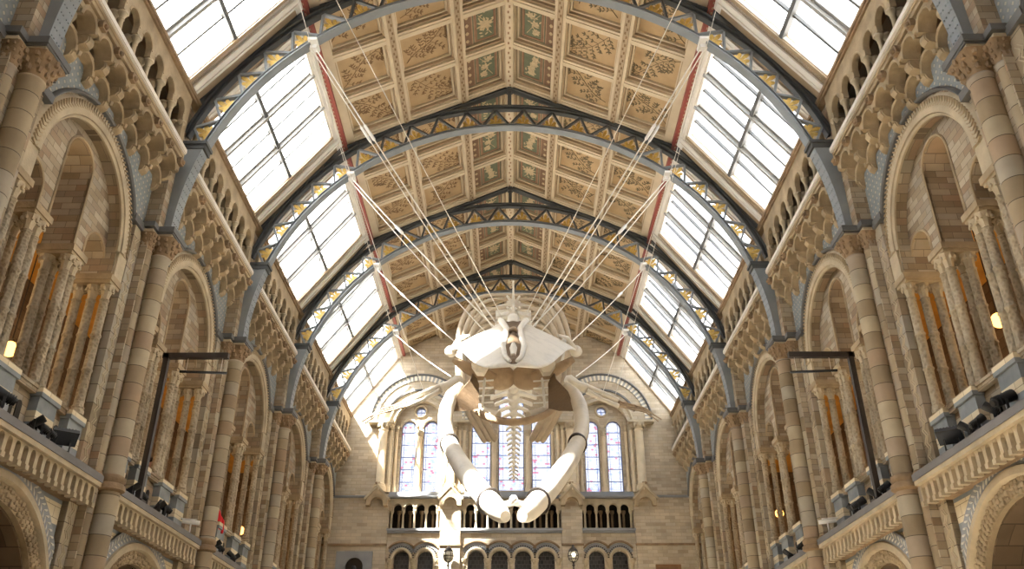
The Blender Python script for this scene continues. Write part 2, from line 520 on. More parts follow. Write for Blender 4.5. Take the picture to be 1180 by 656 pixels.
# ------------------------------------------------------------------ great arches of the wall bays
def chevrons(mb, f, cu, cv, r0, r1, w0, w1, a0, a1, n, m=0, th=0.35):
    """pairs of slanting leaf shaped blocks along a ring"""
    for i in range(n):
        a = a0 + (a1 - a0) * (i + 0.5) / n
        da = (a1 - a0) / n
        rm = (r0 + r1) / 2
        for ra, rb in ((r0, rm), (r1, rm)):
            q = [(ra, a - da * th), (ra, a + da * 0.05), (rb * 0.5 + ra * 0.5, a + da * (0.35)), (rb, a + da * 0.62), (rb * 0.5 + ra * 0.5, a - da * 0.02)]
            lp = [(cu + r * cos(t), cv + r * sin(t)) for r, t in q]
            mb.prism(f, lp, w0, w1, m)
def arch_notch(c, r, spring, base, n=12):
    return [(c - r, base)] + list(reversed(arcpts(c, spring, r, 0, pi, n))) + [(c + r, base)]
def make_arch_meshes(s):
    f = side(s)
    d = {}
    mb = MB()
    t0 = math.asin((11.03 - ZC) / 2.0)
    pts = [(2.3, 11.05)] + arcpts(0, ZC, 2.0, t0, pi - t0, 32) + [(-2.3, 11.05)]
    mb.path(f, pts, [(0.0, 7.66), (0.0, 7.56), (-0.03, 7.53), (-0.06, 7.56), (-0.07, 7.66)])
    d['hood_mould'] = mb.mesh('hood_mould', 'slate')
    mb = MB()
    mb.arc(f, 0, ZC, [(1.63, 7.66), (1.63, 7.57), (1.7, 7.55), (1.93, 7.6), (1.98, 7.66)], 0, pi, 40)
    mb.arc(f, 0, ZC, [(1.57, 7.66), (1.57, 7.62), (1.61, 7.59), (1.64, 7.62), (1.64, 7.66)], 0, pi, 40)
    for u in (-1, 1):
        x0, x1 = sorted((u * 1.63, u * 1.98))
        mb.prism(f, [(x0, 9.62), (x1, 9.62), (x1, ZC), (x0, ZC)], 7.6, 7.66)
    d['archivolt'] = mb.mesh('archivolt', 'carved_pale')
    mb = MB()
    chevrons(mb, f, 0, ZC, 1.72, 1.91, 7.56, 7.6, 0, pi, 64, 0, 0.3)
    d['zigzag_carving'] = mb.mesh('zigzag_carving', 'carved')
    mb = MB()
    lp = ([(-2.33, 11.17)] + list(reversed(arcpts(0, ZC, 2.08, math.asin(1.02 / 2.08), pi - math.asin(1.02 / 2.08), 28)))
          + [(2.33, 11.17), (2.33, 12.4), (-2.33, 12.4)])
    mb.prism(f, lp, 7.61, 7.66)
    d['spandrel_tiles'] = mb.mesh('spandrel_tiles', 'spandrel')
    # tympanum with a tall centre light between two low ones
    mb = MB()
    b = 9.6
    lp = [(-1.72, b)] + arch_notch(-1.24, 0.37, 9.92, b) + arch_notch(0, 0.46, 11.1, b, 14) + arch_notch(1.24, 0.37, 9.92, b) + [(1.72, b)]
    lp += [(1.72, ZC)] + arcpts(0, ZC, 1.72, 0.02, pi - 0.02, 24) + [(-1.72, ZC)]
    mb.prism(f, lp, 7.88, 8.45)
    d['tympanum'] = mb.mesh('tympanum', 'stone', 30)
    mb = MB()
    for c, r, sp in ((-1.24, 0.37, 9.92), (0, 0.46, 11.1), (1.24, 0.37, 9.92)):
        path = [(c + r, b)] + arcpts(c, sp, r, 0, pi, 16) + [(c - r, b)]
        mb.path(f, path, [(0.0, 7.9), (0.0, 7.86), (-0.025, 7.845), (-0.05, 7.865), (-0.05, 7.9)])
    d['arch_moulding'] = mb.mesh('arch_moulding', 'carved')
    for nm, u0, u1 in (('abacus', 0.4, 0.95), ('respond_abacus', 1.52, 2.05)):
        mb = MB()
        def bx(a, b_, d0, d1, z0, z1):
            mb.box(*sorted((s * d0, s * d1)), a, b_, z0, z1)
        d0 = 7.8 if nm == 'abacus' else 7.58
        bx(u0, u1, d0, 8.5, 9.5, 9.62); bx(u0 + 0.03, u1 - 0.03, d0 + 0.03, 8.47, 9.44, 9.5)
        d[nm] = mb.mesh(nm, 'carved')
    mb = MB()                                                                  # one carved shaft, origin at its foot
    pr = [(0.12, 0.0), (0.12, 0.08), (0.1, 0.1), (0.115, 0.13), (0.09, 0.17)]
    for z in (0.85, 1.55):
        pr += [(0.084, z - 0.03), (0.1, z - 0.015), (0.1, z + 0.015), (0.084, z + 0.03)]
    pr += [(0.082, 2.27), (0.1, 2.29), (0.08, 2.31), (0.0, 2.31)]
    mb.lathe(0, 0, pr, 12)
    d['column'] = mb.mesh('column', 'shaft', 50)
    mb = MB()
    mb.lathe(0, 0, [(0.075, 2.3), (0.085, 2.4), (0.12, 2.52), (0.14, 2.58), (0.14, 2.6), (0.0, 2.6)], 8)
    for i in range(8):
        a = 2 * pi * i / 8
        mb.blob((0.12 * cos(a), 0.12 * sin(a), 2.5), 0.035, 4, 0, 1, 1.4)
    d['capital'] = mb.mesh('capital', 'carved_pale')
    mb = MB()                                                                  # parapet; its flat dark lancets are painted recess shade
    def pb(a, b_, d0, d1, z0, z1, m=0):
        mb.box(*sorted((s * d0, s * d1)), a, b_, z0, z1, m)
    pb(-1.98, 1.98, 7.82, 8.15, 5.7, 6.72)
    pb(-1.98, 1.98, 7.72, 8.5, 6.72, 6.8); pb(-1.98, 1.98, 7.69, 8.52, 6.8, 6.85)
    for c in (-1.25, 0, 1.25):
        for q in (-0.12, 0.12):
            mb.prism(f, arch_notch(c + q, 0.07, 6.45, 6.05, 8), 7.8, 7.83, 1)
    d['parapet'] = mb.mesh('parapet', ['stone', 'blind'], 30)
    mb = MB()
    mb.box(*sorted((s * 7.66, s * 8.0)), -0.3, 0.3, 5.7, 6.7)
    mb.box(*sorted((s * 7.62, s * 8.0)), -0.33, 0.33, 6.68, 6.84)
    d['plinth'] = mb.mesh('plinth', 'plinth', 30)
    return d
for s in (-1, 1):
    D = make_arch_meshes(s)
    for j, y in enumerate(BAYS):
        t = thing('wall_arch', 'carved round arch with three openings, %s wall, %s' % (SN[s], BAYWORD[j]), 'arch',
                  (s * 7.65, 0, 5.7), (0, y, 0), 'great arches along the nave walls')
        for nm in ('hood_mould', 'archivolt', 'zigzag_carving', 'spandrel_tiles', 'tympanum', 'arch_moulding', 'parapet'):
            part(t, nm, D[nm])
        if j == 0:
            continue
        for u in (-1.355, 0):
            part(t, 'abacus', D['abacus'], (0, u, 0))
        part(t, 'respond_abacus', D['respond_abacus']); part(t, 'respond_abacus', D['respond_abacus'], (0, -3.57, 0))
        for u in (-0.68, 0.68, -1.74, 1.74):
            part(t, 'plinth', D['plinth'], (0, u, 0))
        for u in (-0.79, -0.57, 0.57, 0.79, -1.74, 1.74):
            for dd in ((7.95, 8.32) if abs(u) < 1 else (7.72, 7.98, 8.26)):
                c = part(t, 'column', D['column'], (s * dd, u, 6.85))
                part(c, 'capital', D['capital'], sub=True)

# ------------------------------------------------------------------ balconies and ground arches
def make_balcony(s):
    f = side(s)
    d = {}
    mb = MB()
    B = lambda a, b, d0, d1, z0, z1, m=0: mb.box(*sorted((s * d0, s * d1)), a, b, z0, z1, m)
    B(-2.36, 2.36, 7.26, 7.85, 5.78, 5.9); B(-2.36, 2.36, 7.3, 7.7, 5.9, 5.93)
    d['ledge'] = mb.mesh('ledge', 'ledge_grey', 30)
    mb = MB()
    n = 20
    w = 4.7 / n
    lp = [(-2.35, 5.4)]
    for i in range(n):
        c = -2.35 + w * (i + 0.5)
        lp += arch_notch(c, w * 0.3, 5.62, 5.4, 6)
    lp += [(2.35, 5.4), (2.35, 5.74), (-2.35, 5.74)]
    mb.prism(f, lp, 7.36, 7.5)
    mb.prism(f, [(-2.35, 5.7), (2.35, 5.7), (2.35, 5.78), (-2.35, 5.78)], 7.28, 7.5)
    for i in range(n + 1):
        c = -2.35 + w * i
        mb.prism(f, [(c - 0.05, 5.34), (c + 0.05, 5.34), (c + 0.05, 5.42), (c - 0.05, 5.42)], 7.34, 7.5)
    mb.box(*sorted((s * 7.5, s * 7.72)), -2.35, 2.35, 5.36, 5.75, 1)
    d['arcaded_frieze'] = mb.mesh('arcaded_frieze', ['carved_pale', 'carved_brown'], 30)
    g = {}
    mb = MB()
    mb.arc(f, 0, 3.18, [(2.16, 7.72), (2.16, 7.64), (2.42, 7.64), (2.42, 7.72)], 0, pi, 40)
    g['inlaid_ring'] = mb.mesh('inlaid_ring', 'greystone')
    mb = MB()
    chevrons(mb, f, 0, 3.18, 2.20, 2.38, 7.63, 7.65, 0, pi, 56, 0, 0.2)
    g['leaf_inlay'] = mb.mesh('leaf_inlay', 'white_tile')
    mb = MB()
    mb.arc(f, 0, 3.18, [(1.99, 7.72), (1.99, 7.62), (2.02, 7.58), (2.14, 7.6), (2.17, 7.72)], 0, pi, 40)
    g['plain_ring'] = mb.mesh('plain_ring', 'carved_pale')
    mb = MB()
    mb.arc(f, 0, 3.18, [(1.74, 7.85), (1.74, 7.7), (2.0, 7.68), (2.0, 7.85)], 0, pi, 40)
    rnd = random.Random(3)
    for i in range(60):
        a = pi * (i + 0.5) / 60
        for r in (1.79, 1.87, 1.95):
            q = r + rnd.uniform(-0.02, 0.02)
            x, y_, z = f(q * cos(a + rnd.uniform(-0.01, 0.01)), 3.18 + q * sin(a), 7.68)
            mb.blob((x, y_, z), rnd.uniform(0.03, 0.055), 4)
    g['foliage_ring'] = mb.mesh('foliage_ring', 'carved')
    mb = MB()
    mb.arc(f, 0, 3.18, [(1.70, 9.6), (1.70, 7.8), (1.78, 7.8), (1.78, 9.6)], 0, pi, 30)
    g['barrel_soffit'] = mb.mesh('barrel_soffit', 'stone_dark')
    return d, g
for s in (-1, 1):
    D, G = make_balcony(s)
    for j, y in enumerate(BAYS):
        if j == 0:
            continue
        t = thing('balcony_ledge', 'grey stone balcony ledge over a mini arcade, %s wall, %s' % (SN[s], BAYWORD[j]), 'balcony',
                  (s * 7.65, 0, 5.4), (0, y, 0), 'balcony ledges along the nave')
        for nm in D:
            part(t, nm, D[nm])
        t = thing('ground_arch', 'ground floor arch ring with white leaf inlay, %s wall, %s' % (SN[s], BAYWORD[j]), 'arch',
                  (s * 7.7, 0, 0), (0, y, 0), 'ground floor arches')
        for nm in G:
            part(t, nm, G[nm])

# ------------------------------------------------------------------ piers
def make_pier(s):
    d = {}
    X = s * 7.3
    mb = MB()
    mb.lathe(X, 0, [(0.2, 0), (0.2, 5.7), (0.195, 6.0), (0.185, 10.55), (0.215, 10.58), (0.215, 10.62), (0.18, 10.65), (0.0, 10.65)], 24)
    d['main_shaft'] = mb.mesh('main_shaft', 'drum', 50)
    mb = MB()
    mb.lathe(X, 0, [(0.2, 5.7), (0.27, 5.74), (0.27, 5.82), (0.225, 5.86), (0.25, 5.92), (0.25, 5.97), (0.19, 6.02)], 24)
    for q in (-0.33, 0.33):
        mb.lathe(s * 7.48, q, [(0.1, 5.7), (0.16, 5.74), (0.16, 5.82), (0.13, 5.86), (0.145, 5.92), (0.145, 5.97), (0.1, 6.02)], 16)
    mb.box(*sorted((s * 7.5, s * 7.7)), -0.8, -0.45, 5.74, 5.95); mb.box(*sorted((s * 7.5, s * 7.7)), 0.45, 0.8, 5.74, 5.95)
    d['annulet_band'] = mb.mesh('annulet_band', 'carved_brown', 50)
    mb = MB()
    mb.lathe(0, 0, [(0.115, 0), (0.11, 10.55), (0.13, 10.58), (0.13, 10.62), (0.1, 10.65), (0, 10.65)], 16)
    d['slim_shaft'] = mb.mesh('slim_shaft', 'drum', 50)
    mb = MB()
    mb.box(*sorted((s * 7.58, s * 7.72)), -0.16, 0.16, 0, 11.05)
    n = 88
    for i in range(n):
        z0 = 0.2 + i * 0.12
        a, b = (-0.05, 0.05) if i % 2 else (0.05, -0.05)
        for o in (-0.035, 0.035):
            mb.prism(side(s), [(a + o - 0.013, z0), (a + o + 0.013, z0), (b + o + 0.013, z0 + 0.12), (b + o - 0.013, z0 + 0.12)], 7.568, 7.59, 1)
    d['zigzag_pilaster'] = mb.mesh('zigzag_pilaster', ['drum', 'carved_pale'], 30)
    mb = MB()
    mb.box(*sorted((s * 7.42, s * 7.72)), -0.46, 0.46, 0, 11.05)
    mb.box(*sorted((s * 7.6, s * 7.72)), -0.78, 0.78, 0, 5.4)
    d['core'] = mb.mesh('core', 'stone', 30)
    def cap(r, h):
        mb = MB()
        rings = []
        for t_ in (0, 0.25, 0.5, 0.75, 1.0):
            k = t_ ** 1.6
            rr = r * (1 + 0.75 * k)
            ring = []
            for i in range(24):
                a = 2 * pi * i / 24
                q = 1.0 / max(abs(cos(a)), abs(sin(a)))
                m_ = rr * ((1 - k) + k * min(q, 1.3))
                ring.append((m_ * cos(a), m_ * sin(a), h * t_))
            rings.append(ring)
        mb.sweep(rings)
        rnd = random.Random(5)
        for row, (t_, k) in enumerate(((0.3, 9), (0.6, 10), (0.88, 12))):
            for i in range(k):
                a = 2 * pi * (i + 0.5 * row) / k
                rr = r * (1 + 0.85 * t_ ** 1.6)
                mb.blob((rr * cos(a), rr * sin(a), h * t_), r * 0.26, 4, 0, 1, 1.5)
        return mb.mesh('leafy_capital', 'carved_brown', 40)
    d['cap_big'] = cap(0.19, 0.36)
    d['cap_small'] = cap(0.112, 0.36)
    mb = MB()
    B = lambda a, b, d0, d1, z0, z1, m=0: mb.box(*sorted((s * d0, s * d1)), a, b, z0, z1, m)
    B(-0.36, 0.36, 6.98, 7.7, 11.1, 11.22); B(-0.33, 0.33, 7.0, 7.7, 11.06, 11.1)
    B(-0.58, 0.58, 7.3, 7.7, 11.1, 11.22)
    B(-0.31, 0.31, 7.03, 7.7, 11.0, 11.06, 1); B(-0.54, 0.54, 7.33, 7.7, 11.0, 11.06, 1)
    B(-0.98, 0.98, 7.52, 7.7, 11.0, 11.16)
    d['impost'] = mb.mesh('impost', ['slate', 'carved_pale'], 30)
    mb = MB()
    mb.box(*sorted((s * 7.3, s * 7.72)), -0.42, 0.42, 11.2, 13.0)
    mb.box(*sorted((s * 7.2, s * 7.72)), -0.45, 0.45, 13.0, 13.22)
    mb.box(*sorted((s * 7.32, s * 7.72)), -0.42, 0.42, 13.2, 14.8)
    d['upper_block'] = mb.mesh('upper_block', 'stone', 30)
    return d
for s in (-1, 1):
    D = make_pier(s)
    for k, y in enumerate(PIERS):
        t = thing('clustered_pier', 'clustered stone pier with leafy capital, %s side, %s from end wall' % (SN[s], PIERWORD[k]), 'pier',
                  (s * 7.3, 0, 0), (0, y, 0), 'clustered piers of the nave')
        for nm in ('core', 'main_shaft', 'annulet_band', 'impost', 'upper_block'):
            part(t, nm, D[nm])
        part(t, 'leafy_capital', D['cap_big'], (s * 7.3, 0, 10.64))
        for q in (-1, 1):
            part(t, 'slim_shaft', D['slim_shaft'], (s * 7.48, q * 0.33, 0))
            part(t, 'leafy_capital', D['cap_small'], (s * 7.48, q * 0.33, 10.64))
            part(t, 'zigzag_pilaster', D['zigzag_pilaster'], (0, q * 0.62, 0))

# ------------------------------------------------------------------ corbel tables with rail
def make_corbels(s):
    f = side(s)
    d = {}
    w = 4.68 / 7
    mb = MB()
    # two tier scrolled console, profile (distance, height)
    prof = [(7.66, 12.08), (7.58, 12.08), (7.5, 12.13), (7.47, 12.21), (7.5, 12.29), (7.56, 12.33), (7.42, 12.33), (7.3, 12.37), (7.245, 12.45), (7.26, 12.55), (7.32, 12.62), (7.17, 12.64), (7.17, 12.94), (7.66, 12.94)]
    mb.sweep([[f(u, z, dd) for dd, z in prof] for u in (-0.075, 0.075)])
    mb.sweep([[f(u, z - 0.01, dd + 0.025) for dd, z in prof] for u in (-0.1, 0.1)])
    d['console'] = mb.mesh('console', 'carved', 35)
    mb = MB()                                                                  # two tiers of little arches between the consoles
    for k, (d0, d1, zc, r) in enumerate(((7.15, 7.5, 12.58, 0.225), (7.42, 7.66, 12.24, 0.235))):
        mb.arc(f, 0, zc, [(r, d0 + 0.02), (r, d1), (r + 0.06, d1), (r + 0.075, d0 + 0.02), (r + 0.035, d0)], -0.1, pi + 0.1, 14)
        lp = [(-w / 2, zc)] + list(reversed(arcpts(0, zc, r + 0.05, 0, pi, 12))) + [(w / 2, zc), (w / 2, zc + 0.36), (-w / 2, zc + 0.36)]
        mb.prism(f, lp, d0 + 0.06, d1)
    d['corbel_arch'] = mb.mesh('corbel_arch', 'carved', 35)
    mb = MB()
    mb.prism(f, [(-0.07, 12.76), (0.07, 12.76), (0.09, 12.83), (0.07, 12.93), (-0.07, 12.93), (-0.09, 12.83)], 7.09, 7.2)
    x, y_, z = f(0, 12.83, 7.08)
    mb.blob((x, y_, z), 0.055, 5)
    d['boss'] = mb.mesh('boss', 'carved_brown', 40)
    mb = MB()
    B = lambda d0, d1, z0, z1, m=0: mb.box(*sorted((s * d0, s * d1)), -2.4, 2.4, z0, z1, m)
    B(7.09, 7.66, 13.08, 13.19, 1); B(7.07, 7.16, 13.1, 13.2, 1); B(7.12, 7.66, 13.02, 13.08); B(7.15, 7.66, 12.94, 13.02)
    d['rail'] = mb.mesh('rail', ['carved', 'rail'], 30)
    return d, w
for s in (-1, 1):
    D, w = make_corbels(s)
    for j, y in enumerate(BAYS):
        t = thing('corbel_table', 'scalloped stone corbel table with pale rail, %s wall, %s' % (SN[s], BAYWORD[j]), 'corbel table',
                  (s * 7.65, 0, 12.1), (0, y, 0), 'corbel tables under the upper gallery')
        part(t, 'rail', D['rail'])
        for i in range(8):
            part(t, 'console', D['console'], (0, -2.34 + w * i, 0))
        for i in range(7):
            part(t, 'corbel_arch', D['corbel_arch'], (0, -2.34 + w * (i + 0.5), 0))
        for i in range(8):
            part(t, 'boss', D['boss'], (0, -2.34 + w * i, 0))

# ------------------------------------------------------------------ upper gallery arcades
def make_gallery(s):
    f = side(s)
    d = {}
    w = 0.65
    mb = MB()
    lp = [(-2.42, 13.2), (-2.27 - 0.0, 13.2)] if False else []
    lp = [(-2.42, 13.9)]
    for i in range(7):
        lp += arch_notch(w * (i - 3), 0.21, 14.06, 13.9, 8)
    lp += [(2.42, 13.9), (2.42, 14.68), (-2.42, 14.68)]
    mb.prism(f, lp, 7.22, 7.34)
    for u in (-1, 1):
        a, b = sorted((u * 2.22, u * 2.42))
        mb.prism(f, [(a, 13.2), (b, 13.2), (b, 13.9), (a, 13.9)], 7.22, 7.5)
    d['arcade_wall'] = mb.mesh('arcade_wall', 'carved', 30)
    mb = MB()
    for i in range(7):
        c = w * (i - 3)
        mb.arc(f, c, 14.06, [(0.21, 7.24), (0.21, 7.21), (0.235, 7.2), (0.26, 7.215), (0.26, 7.24)], 0, pi, 10)
    d['arch_moulding'] = mb.mesh('arch_moulding', 'carved')
    mb = MB()
    B = lambda d0, d1, z0, z1: mb.box(*sorted((s * d0, s * d1)), -2.75, 2.75, z0, z1)
    B(7.13, 7.7, 14.72, 14.8); B(7.17, 7.7, 14.66, 14.72)
    d['cornice'] = mb.mesh('cornice', 'carved_brown', 30)
    mb = MB()
    mb.lathe(0, 0, [(0.085, 13.2), (0.085, 13.25), (0.065, 13.3), (0.055, 13.34), (0.045, 13.7), (0.062, 13.715), (0.048, 13.73), (0.055, 13.77),
                    (0.085, 13.85), (0.1, 13.86), (0.1, 13.91), (0, 13.91)], 10)
    d['colonnette'] = mb.mesh('colonnette', 'carved_pale', 50)
    return d, w
for s in (-1, 1):
    D, w = make_gallery(s)
    for j, y in enumerate(BAYS):
        t = thing('upper_gallery_arcade', 'small round arched upper gallery arcade under the skylight, %s wall, %s' % (SN[s], BAYWORD[j]), 'arcade',
                  (s * 7.5, 0, 13.2), (0, y, 0), 'upper gallery arcades')
        for nm in ('arcade_wall', 'arch_moulding', 'cornice'):
            part(t, nm, D[nm])
        for i in range(8):
            u = w * (i - 3.5)
            for dd in (7.28, 7.44):
                part(t, 'colonnette', D['colonnette'], (s * dd, u, 0))

# ------------------------------------------------------------------ roof: ceiling, skylights, purlins
RIDGE, EAVE = (0.0, 20.14), (5.0, 17.82)
CA = math.atan2(RIDGE[1] - EAVE[1], EAVE[0])
CL = math.hypot(EAVE[0], RIDGE[1] - EAVE[1])
SKT, SKB = (5.06, 17.78), (7.28, 14.74)
SA = math.atan2(SKT[1] - SKB[1], SKB[0] - SKT[0])
SL = math.hypot(SKB[0] - SKT[0], SKT[1] - SKB[1])
def slope(s, top, ang):
    ca, sa = cos(ang), sin(ang)
    return lambda q, y, h: (s * (top[0] + q * ca - h * sa), y, top[1] - q * sa - h * ca)
def sbox(mb, f, q0, q1, y0, y1, h0, h1, m=0):
    mb.add([f(q, y, h) for q in (q0, q1) for y in (y0, y1) for h in (h0, h1)],
           [(0, 1, 3, 2), (4, 6, 7, 5), (0, 4, 5, 1), (2, 3, 7, 6), (0, 2, 6, 4), (1, 5, 7, 3)], m)
QE = [0.0, CL * 0.29, CL * 0.64, CL]       # panel columns from the ridge
YE = [-2.62, -0.86, 0.86, 2.62]
def make_ceiling(s):
    f = slope(s, RIDGE, CA)
    d = {}
    mb = MB()
    sbox(mb, f, 0, CL + 0.05, -2.75, 2.75, -0.42, -0.24)
    for i, q in enumerate(QE):
        a, b = (q - 0.17, q + 0.17)
        if i == 0: a, b = 0.0, 0.16
        if i == 3: a, b = CL - 0.3, CL - 0.02
        sbox(mb, f, a, b, -2.75, 2.75, -0.26, 0.06)
        if i in (1, 2):
            sbox(mb, f, q - 0.08, q + 0.08, -2.75, 2.75, 0.0, 0.09, 1)
            for k in range(36):                                                # the dotted pattern on the soffit of the beam
                y = -2.7 + 5.4 * (k + 0.5) / 36
                o = 0.025 if k % 2 else -0.025
                sbox(mb, f, q + o - 0.022, q + o + 0.022, y - 0.045, y + 0.045, 0.085, 0.094, 2)
        if i == 0:
            for k in range(18):
                y = -2.7 + 5.4 * (k + 0.5) / 18
                sbox(mb, f, 0.0, 0.05, y - 0.06, y + 0.06, 0.05, 0.07, 3)
    for y in YE:
        sbox(mb, f, 0, CL - 0.02, y - 0.13, y + 0.13, -0.26, 0.03)
        sbox(mb, f, 0, CL - 0.02, y - 0.05, y + 0.05, 0.0, 0.06)
    for i in range(3):                                                          # stepped mouldings round each coffer
        for k in range(3):
            q0, q1 = QE[i] + 0.15, QE[i + 1] - (0.28 if i == 2 else 0.15)
            y0, y1 = YE[k] + 0.12, YE[k + 1] - 0.12
            for (a, b, c, e) in ((q0, q0 + 0.06, y0, y1), (q1 - 0.06, q1, y0, y1), (q0, q1, y0, y0 + 0.06), (q0, q1, y1 - 0.06, y1)):
                sbox(mb, f, a, b, c, e, -0.26, -0.05, 1)
            q0 += 0.05; q1 -= 0.05; y0 += 0.05; y1 -= 0.05
            for (a, b, c, e) in ((q0, q0 + 0.06, y0, y1), (q1 - 0.06, q1, y0, y1), (q0, q1, y0, y0 + 0.06), (q0, q1, y1 - 0.06, y1)):
                sbox(mb, f, a, b, c, e, -0.26, -0.14, 0)
    me = mb.mesh('ceiling', ['cream', 'cream_dark', 'leaf_brown', 'rose'], 30)
    return me
def leafshape(f, mb, q, y, a, l, w, h, m):
    pts = []
    for t_, ww in ((0, 0), (0.35, 0.5), (0.7, 0.42), (1, 0), (0.7, -0.42), (0.35, -0.5)):
        u, v = t_ * l, ww * w
        pts.append((q + u * cos(a) - v * sin(a), y + u * sin(a) + v * cos(a)))
    mb.prism(lambda p, r, ww: f(p, r, ww), pts, h, h + 0.006, m)
def make_panel(s, kind, seed):
    f0 = slope(s, (0, 0), CA)
    f = lambda q, y, h: f0(q, y, h)
    rnd = random.Random(seed)
    i = kind
    q0, q1 = 0.2, QE[i + 1] - QE[i] - 0.2
    hy = 0.72
    mb = MB()
    sbox(mb, f, q0 - 0.1, q1 + 0.12, -hy - 0.08, hy + 0.08, -0.26, -0.22, 0)
    H = -0.22
    if kind == 0:
        g0, g1 = q0 + 0.2, q1 - 0.46
        sbox(mb, f, g0, g1, -hy + 0.2, hy - 0.2, H, H + 0.006, 1)
        for d0, d1, m_, t_ in ((0.05, 0.0, 4, 0.02), (0.12, 0.09, 5, 0.012)):
            for (a, b, c, e) in ((g0 - d0, g0 - d1, -hy + 0.2 - d0, hy - 0.2 + d0), (g1 + d1, g1 + d0, -hy + 0.2 - d0, hy - 0.2 + d0),
                                 (g0 - d0, g1 + d0, -hy + 0.2 - d0, -hy + 0.2 - d1), (g0 - d0, g1 + d0, hy - 0.2 + d1, hy - 0.2 + d0)):
                sbox(mb, f, a, b, c, e, H, H + t_, m_)
        sbox(mb, f, q1 - 0.3, q1 - 0.02, -hy + 0.06, hy - 0.06, H, H + 0.004, 2)
        for k in range(4):
            yy = -hy + 0.26 + (2 * hy - 0.52) * k / 3
            leafshape(f, mb, q1 - 0.22, yy, 0, 0.12, 0.14, H + 0.005, 3)
        cq = (g0 + g1) / 2
        mb.tube([f(g1 - 0.05, -0.42, H + 0.008), f(cq + 0.05, -0.2, H + 0.008), f(cq, 0.1, H + 0.008), f(g0 + 0.08, 0.42, H + 0.008)], 0.012, 5, 3)
        nf = (1, 3, 4)[seed % 3]
        for k in range(nf):
            fq, fy = cq + (rnd.uniform(-0.12, 0.12) if nf > 1 else 0), (-0.3 + 0.6 * k / max(1, nf - 1)) if nf > 1 else 0
            n = rnd.choice((6, 7, 8)) if nf > 1 else 11
            for q in range(n):
                leafshape(f, mb, fq, fy, 2 * pi * q / n + rnd.uniform(0, 0.3), (rnd.uniform(0.12, 0.17) if nf > 1 else rnd.uniform(0.22, 0.32)), 0.08, H + 0.008 + 0.004 * (q % 2), 3)
        for k in range(14):
            leafshape(f, mb, cq + rnd.uniform(-0.22, 0.22), rnd.uniform(-0.45, 0.45), rnd.uniform(0, 6.28), 0.13, 0.05, H + 0.007, 3)
    else:
        pl = lambda p, w_: mb.tube([f(a, b, H + 0.004) for a, b in p], w_, 4, 2)
        sgn = 1 if seed % 2 else -1
        stem = []
        for k in range(9):
            t_ = k / 8
            stem.append((q1 - 0.18 - (q1 - q0 - 0.3) * t_, sgn * (-hy + 0.18 + (2 * hy - 0.36) * t_) + 0.1 * sin(t_ * 6 + seed)))
        pl(stem, 0.011)
        clampq = lambda q: min(max(q, q0 + 0.12), q1 - 0.16)
        clampy = lambda y: min(max(y, -hy + 0.12), hy - 0.12)
        for k in range(1, 9):
            a, b = stem[k - 1], stem[k]
            base = math.atan2(b[1] - a[1], b[0] - a[0])
            for sd_ in (-1, 1):
                ang = base + sd_ * rnd.uniform(0.6, 1.1)
                L = rnd.uniform(0.22, 0.5)
                br = [(clampq(b[0] + L * t_ * cos(ang + 0.3 * t_ * sd_)), clampy(b[1] + L * t_ * sin(ang + 0.3 * t_ * sd_))) for t_ in (0, 0.35, 0.7, 1.0)]
                pl(br, 0.007)
                for q, (x_, y2) in enumerate(br):
                    if q == 0: continue
                    for sl in ((-1, 1) if q < 3 else (-1, 0, 1)):
                        leafshape(f, mb, x_, y2, ang + sl * 0.9, rnd.uniform(0.09, 0.14), rnd.uniform(0.035, 0.05), H, 2)
    mats = (['tan_rose', 'green_paint', 'brown_rose', 'petal', 'rose', 'green_paint'] if kind == 0 else ['panel_buff', 'panel_buff', 'leaf_brown' if s < 0 else 'leaf_olive', 'petal', 'rose'])
    return mb.mesh('painted_panel', mats, 30)
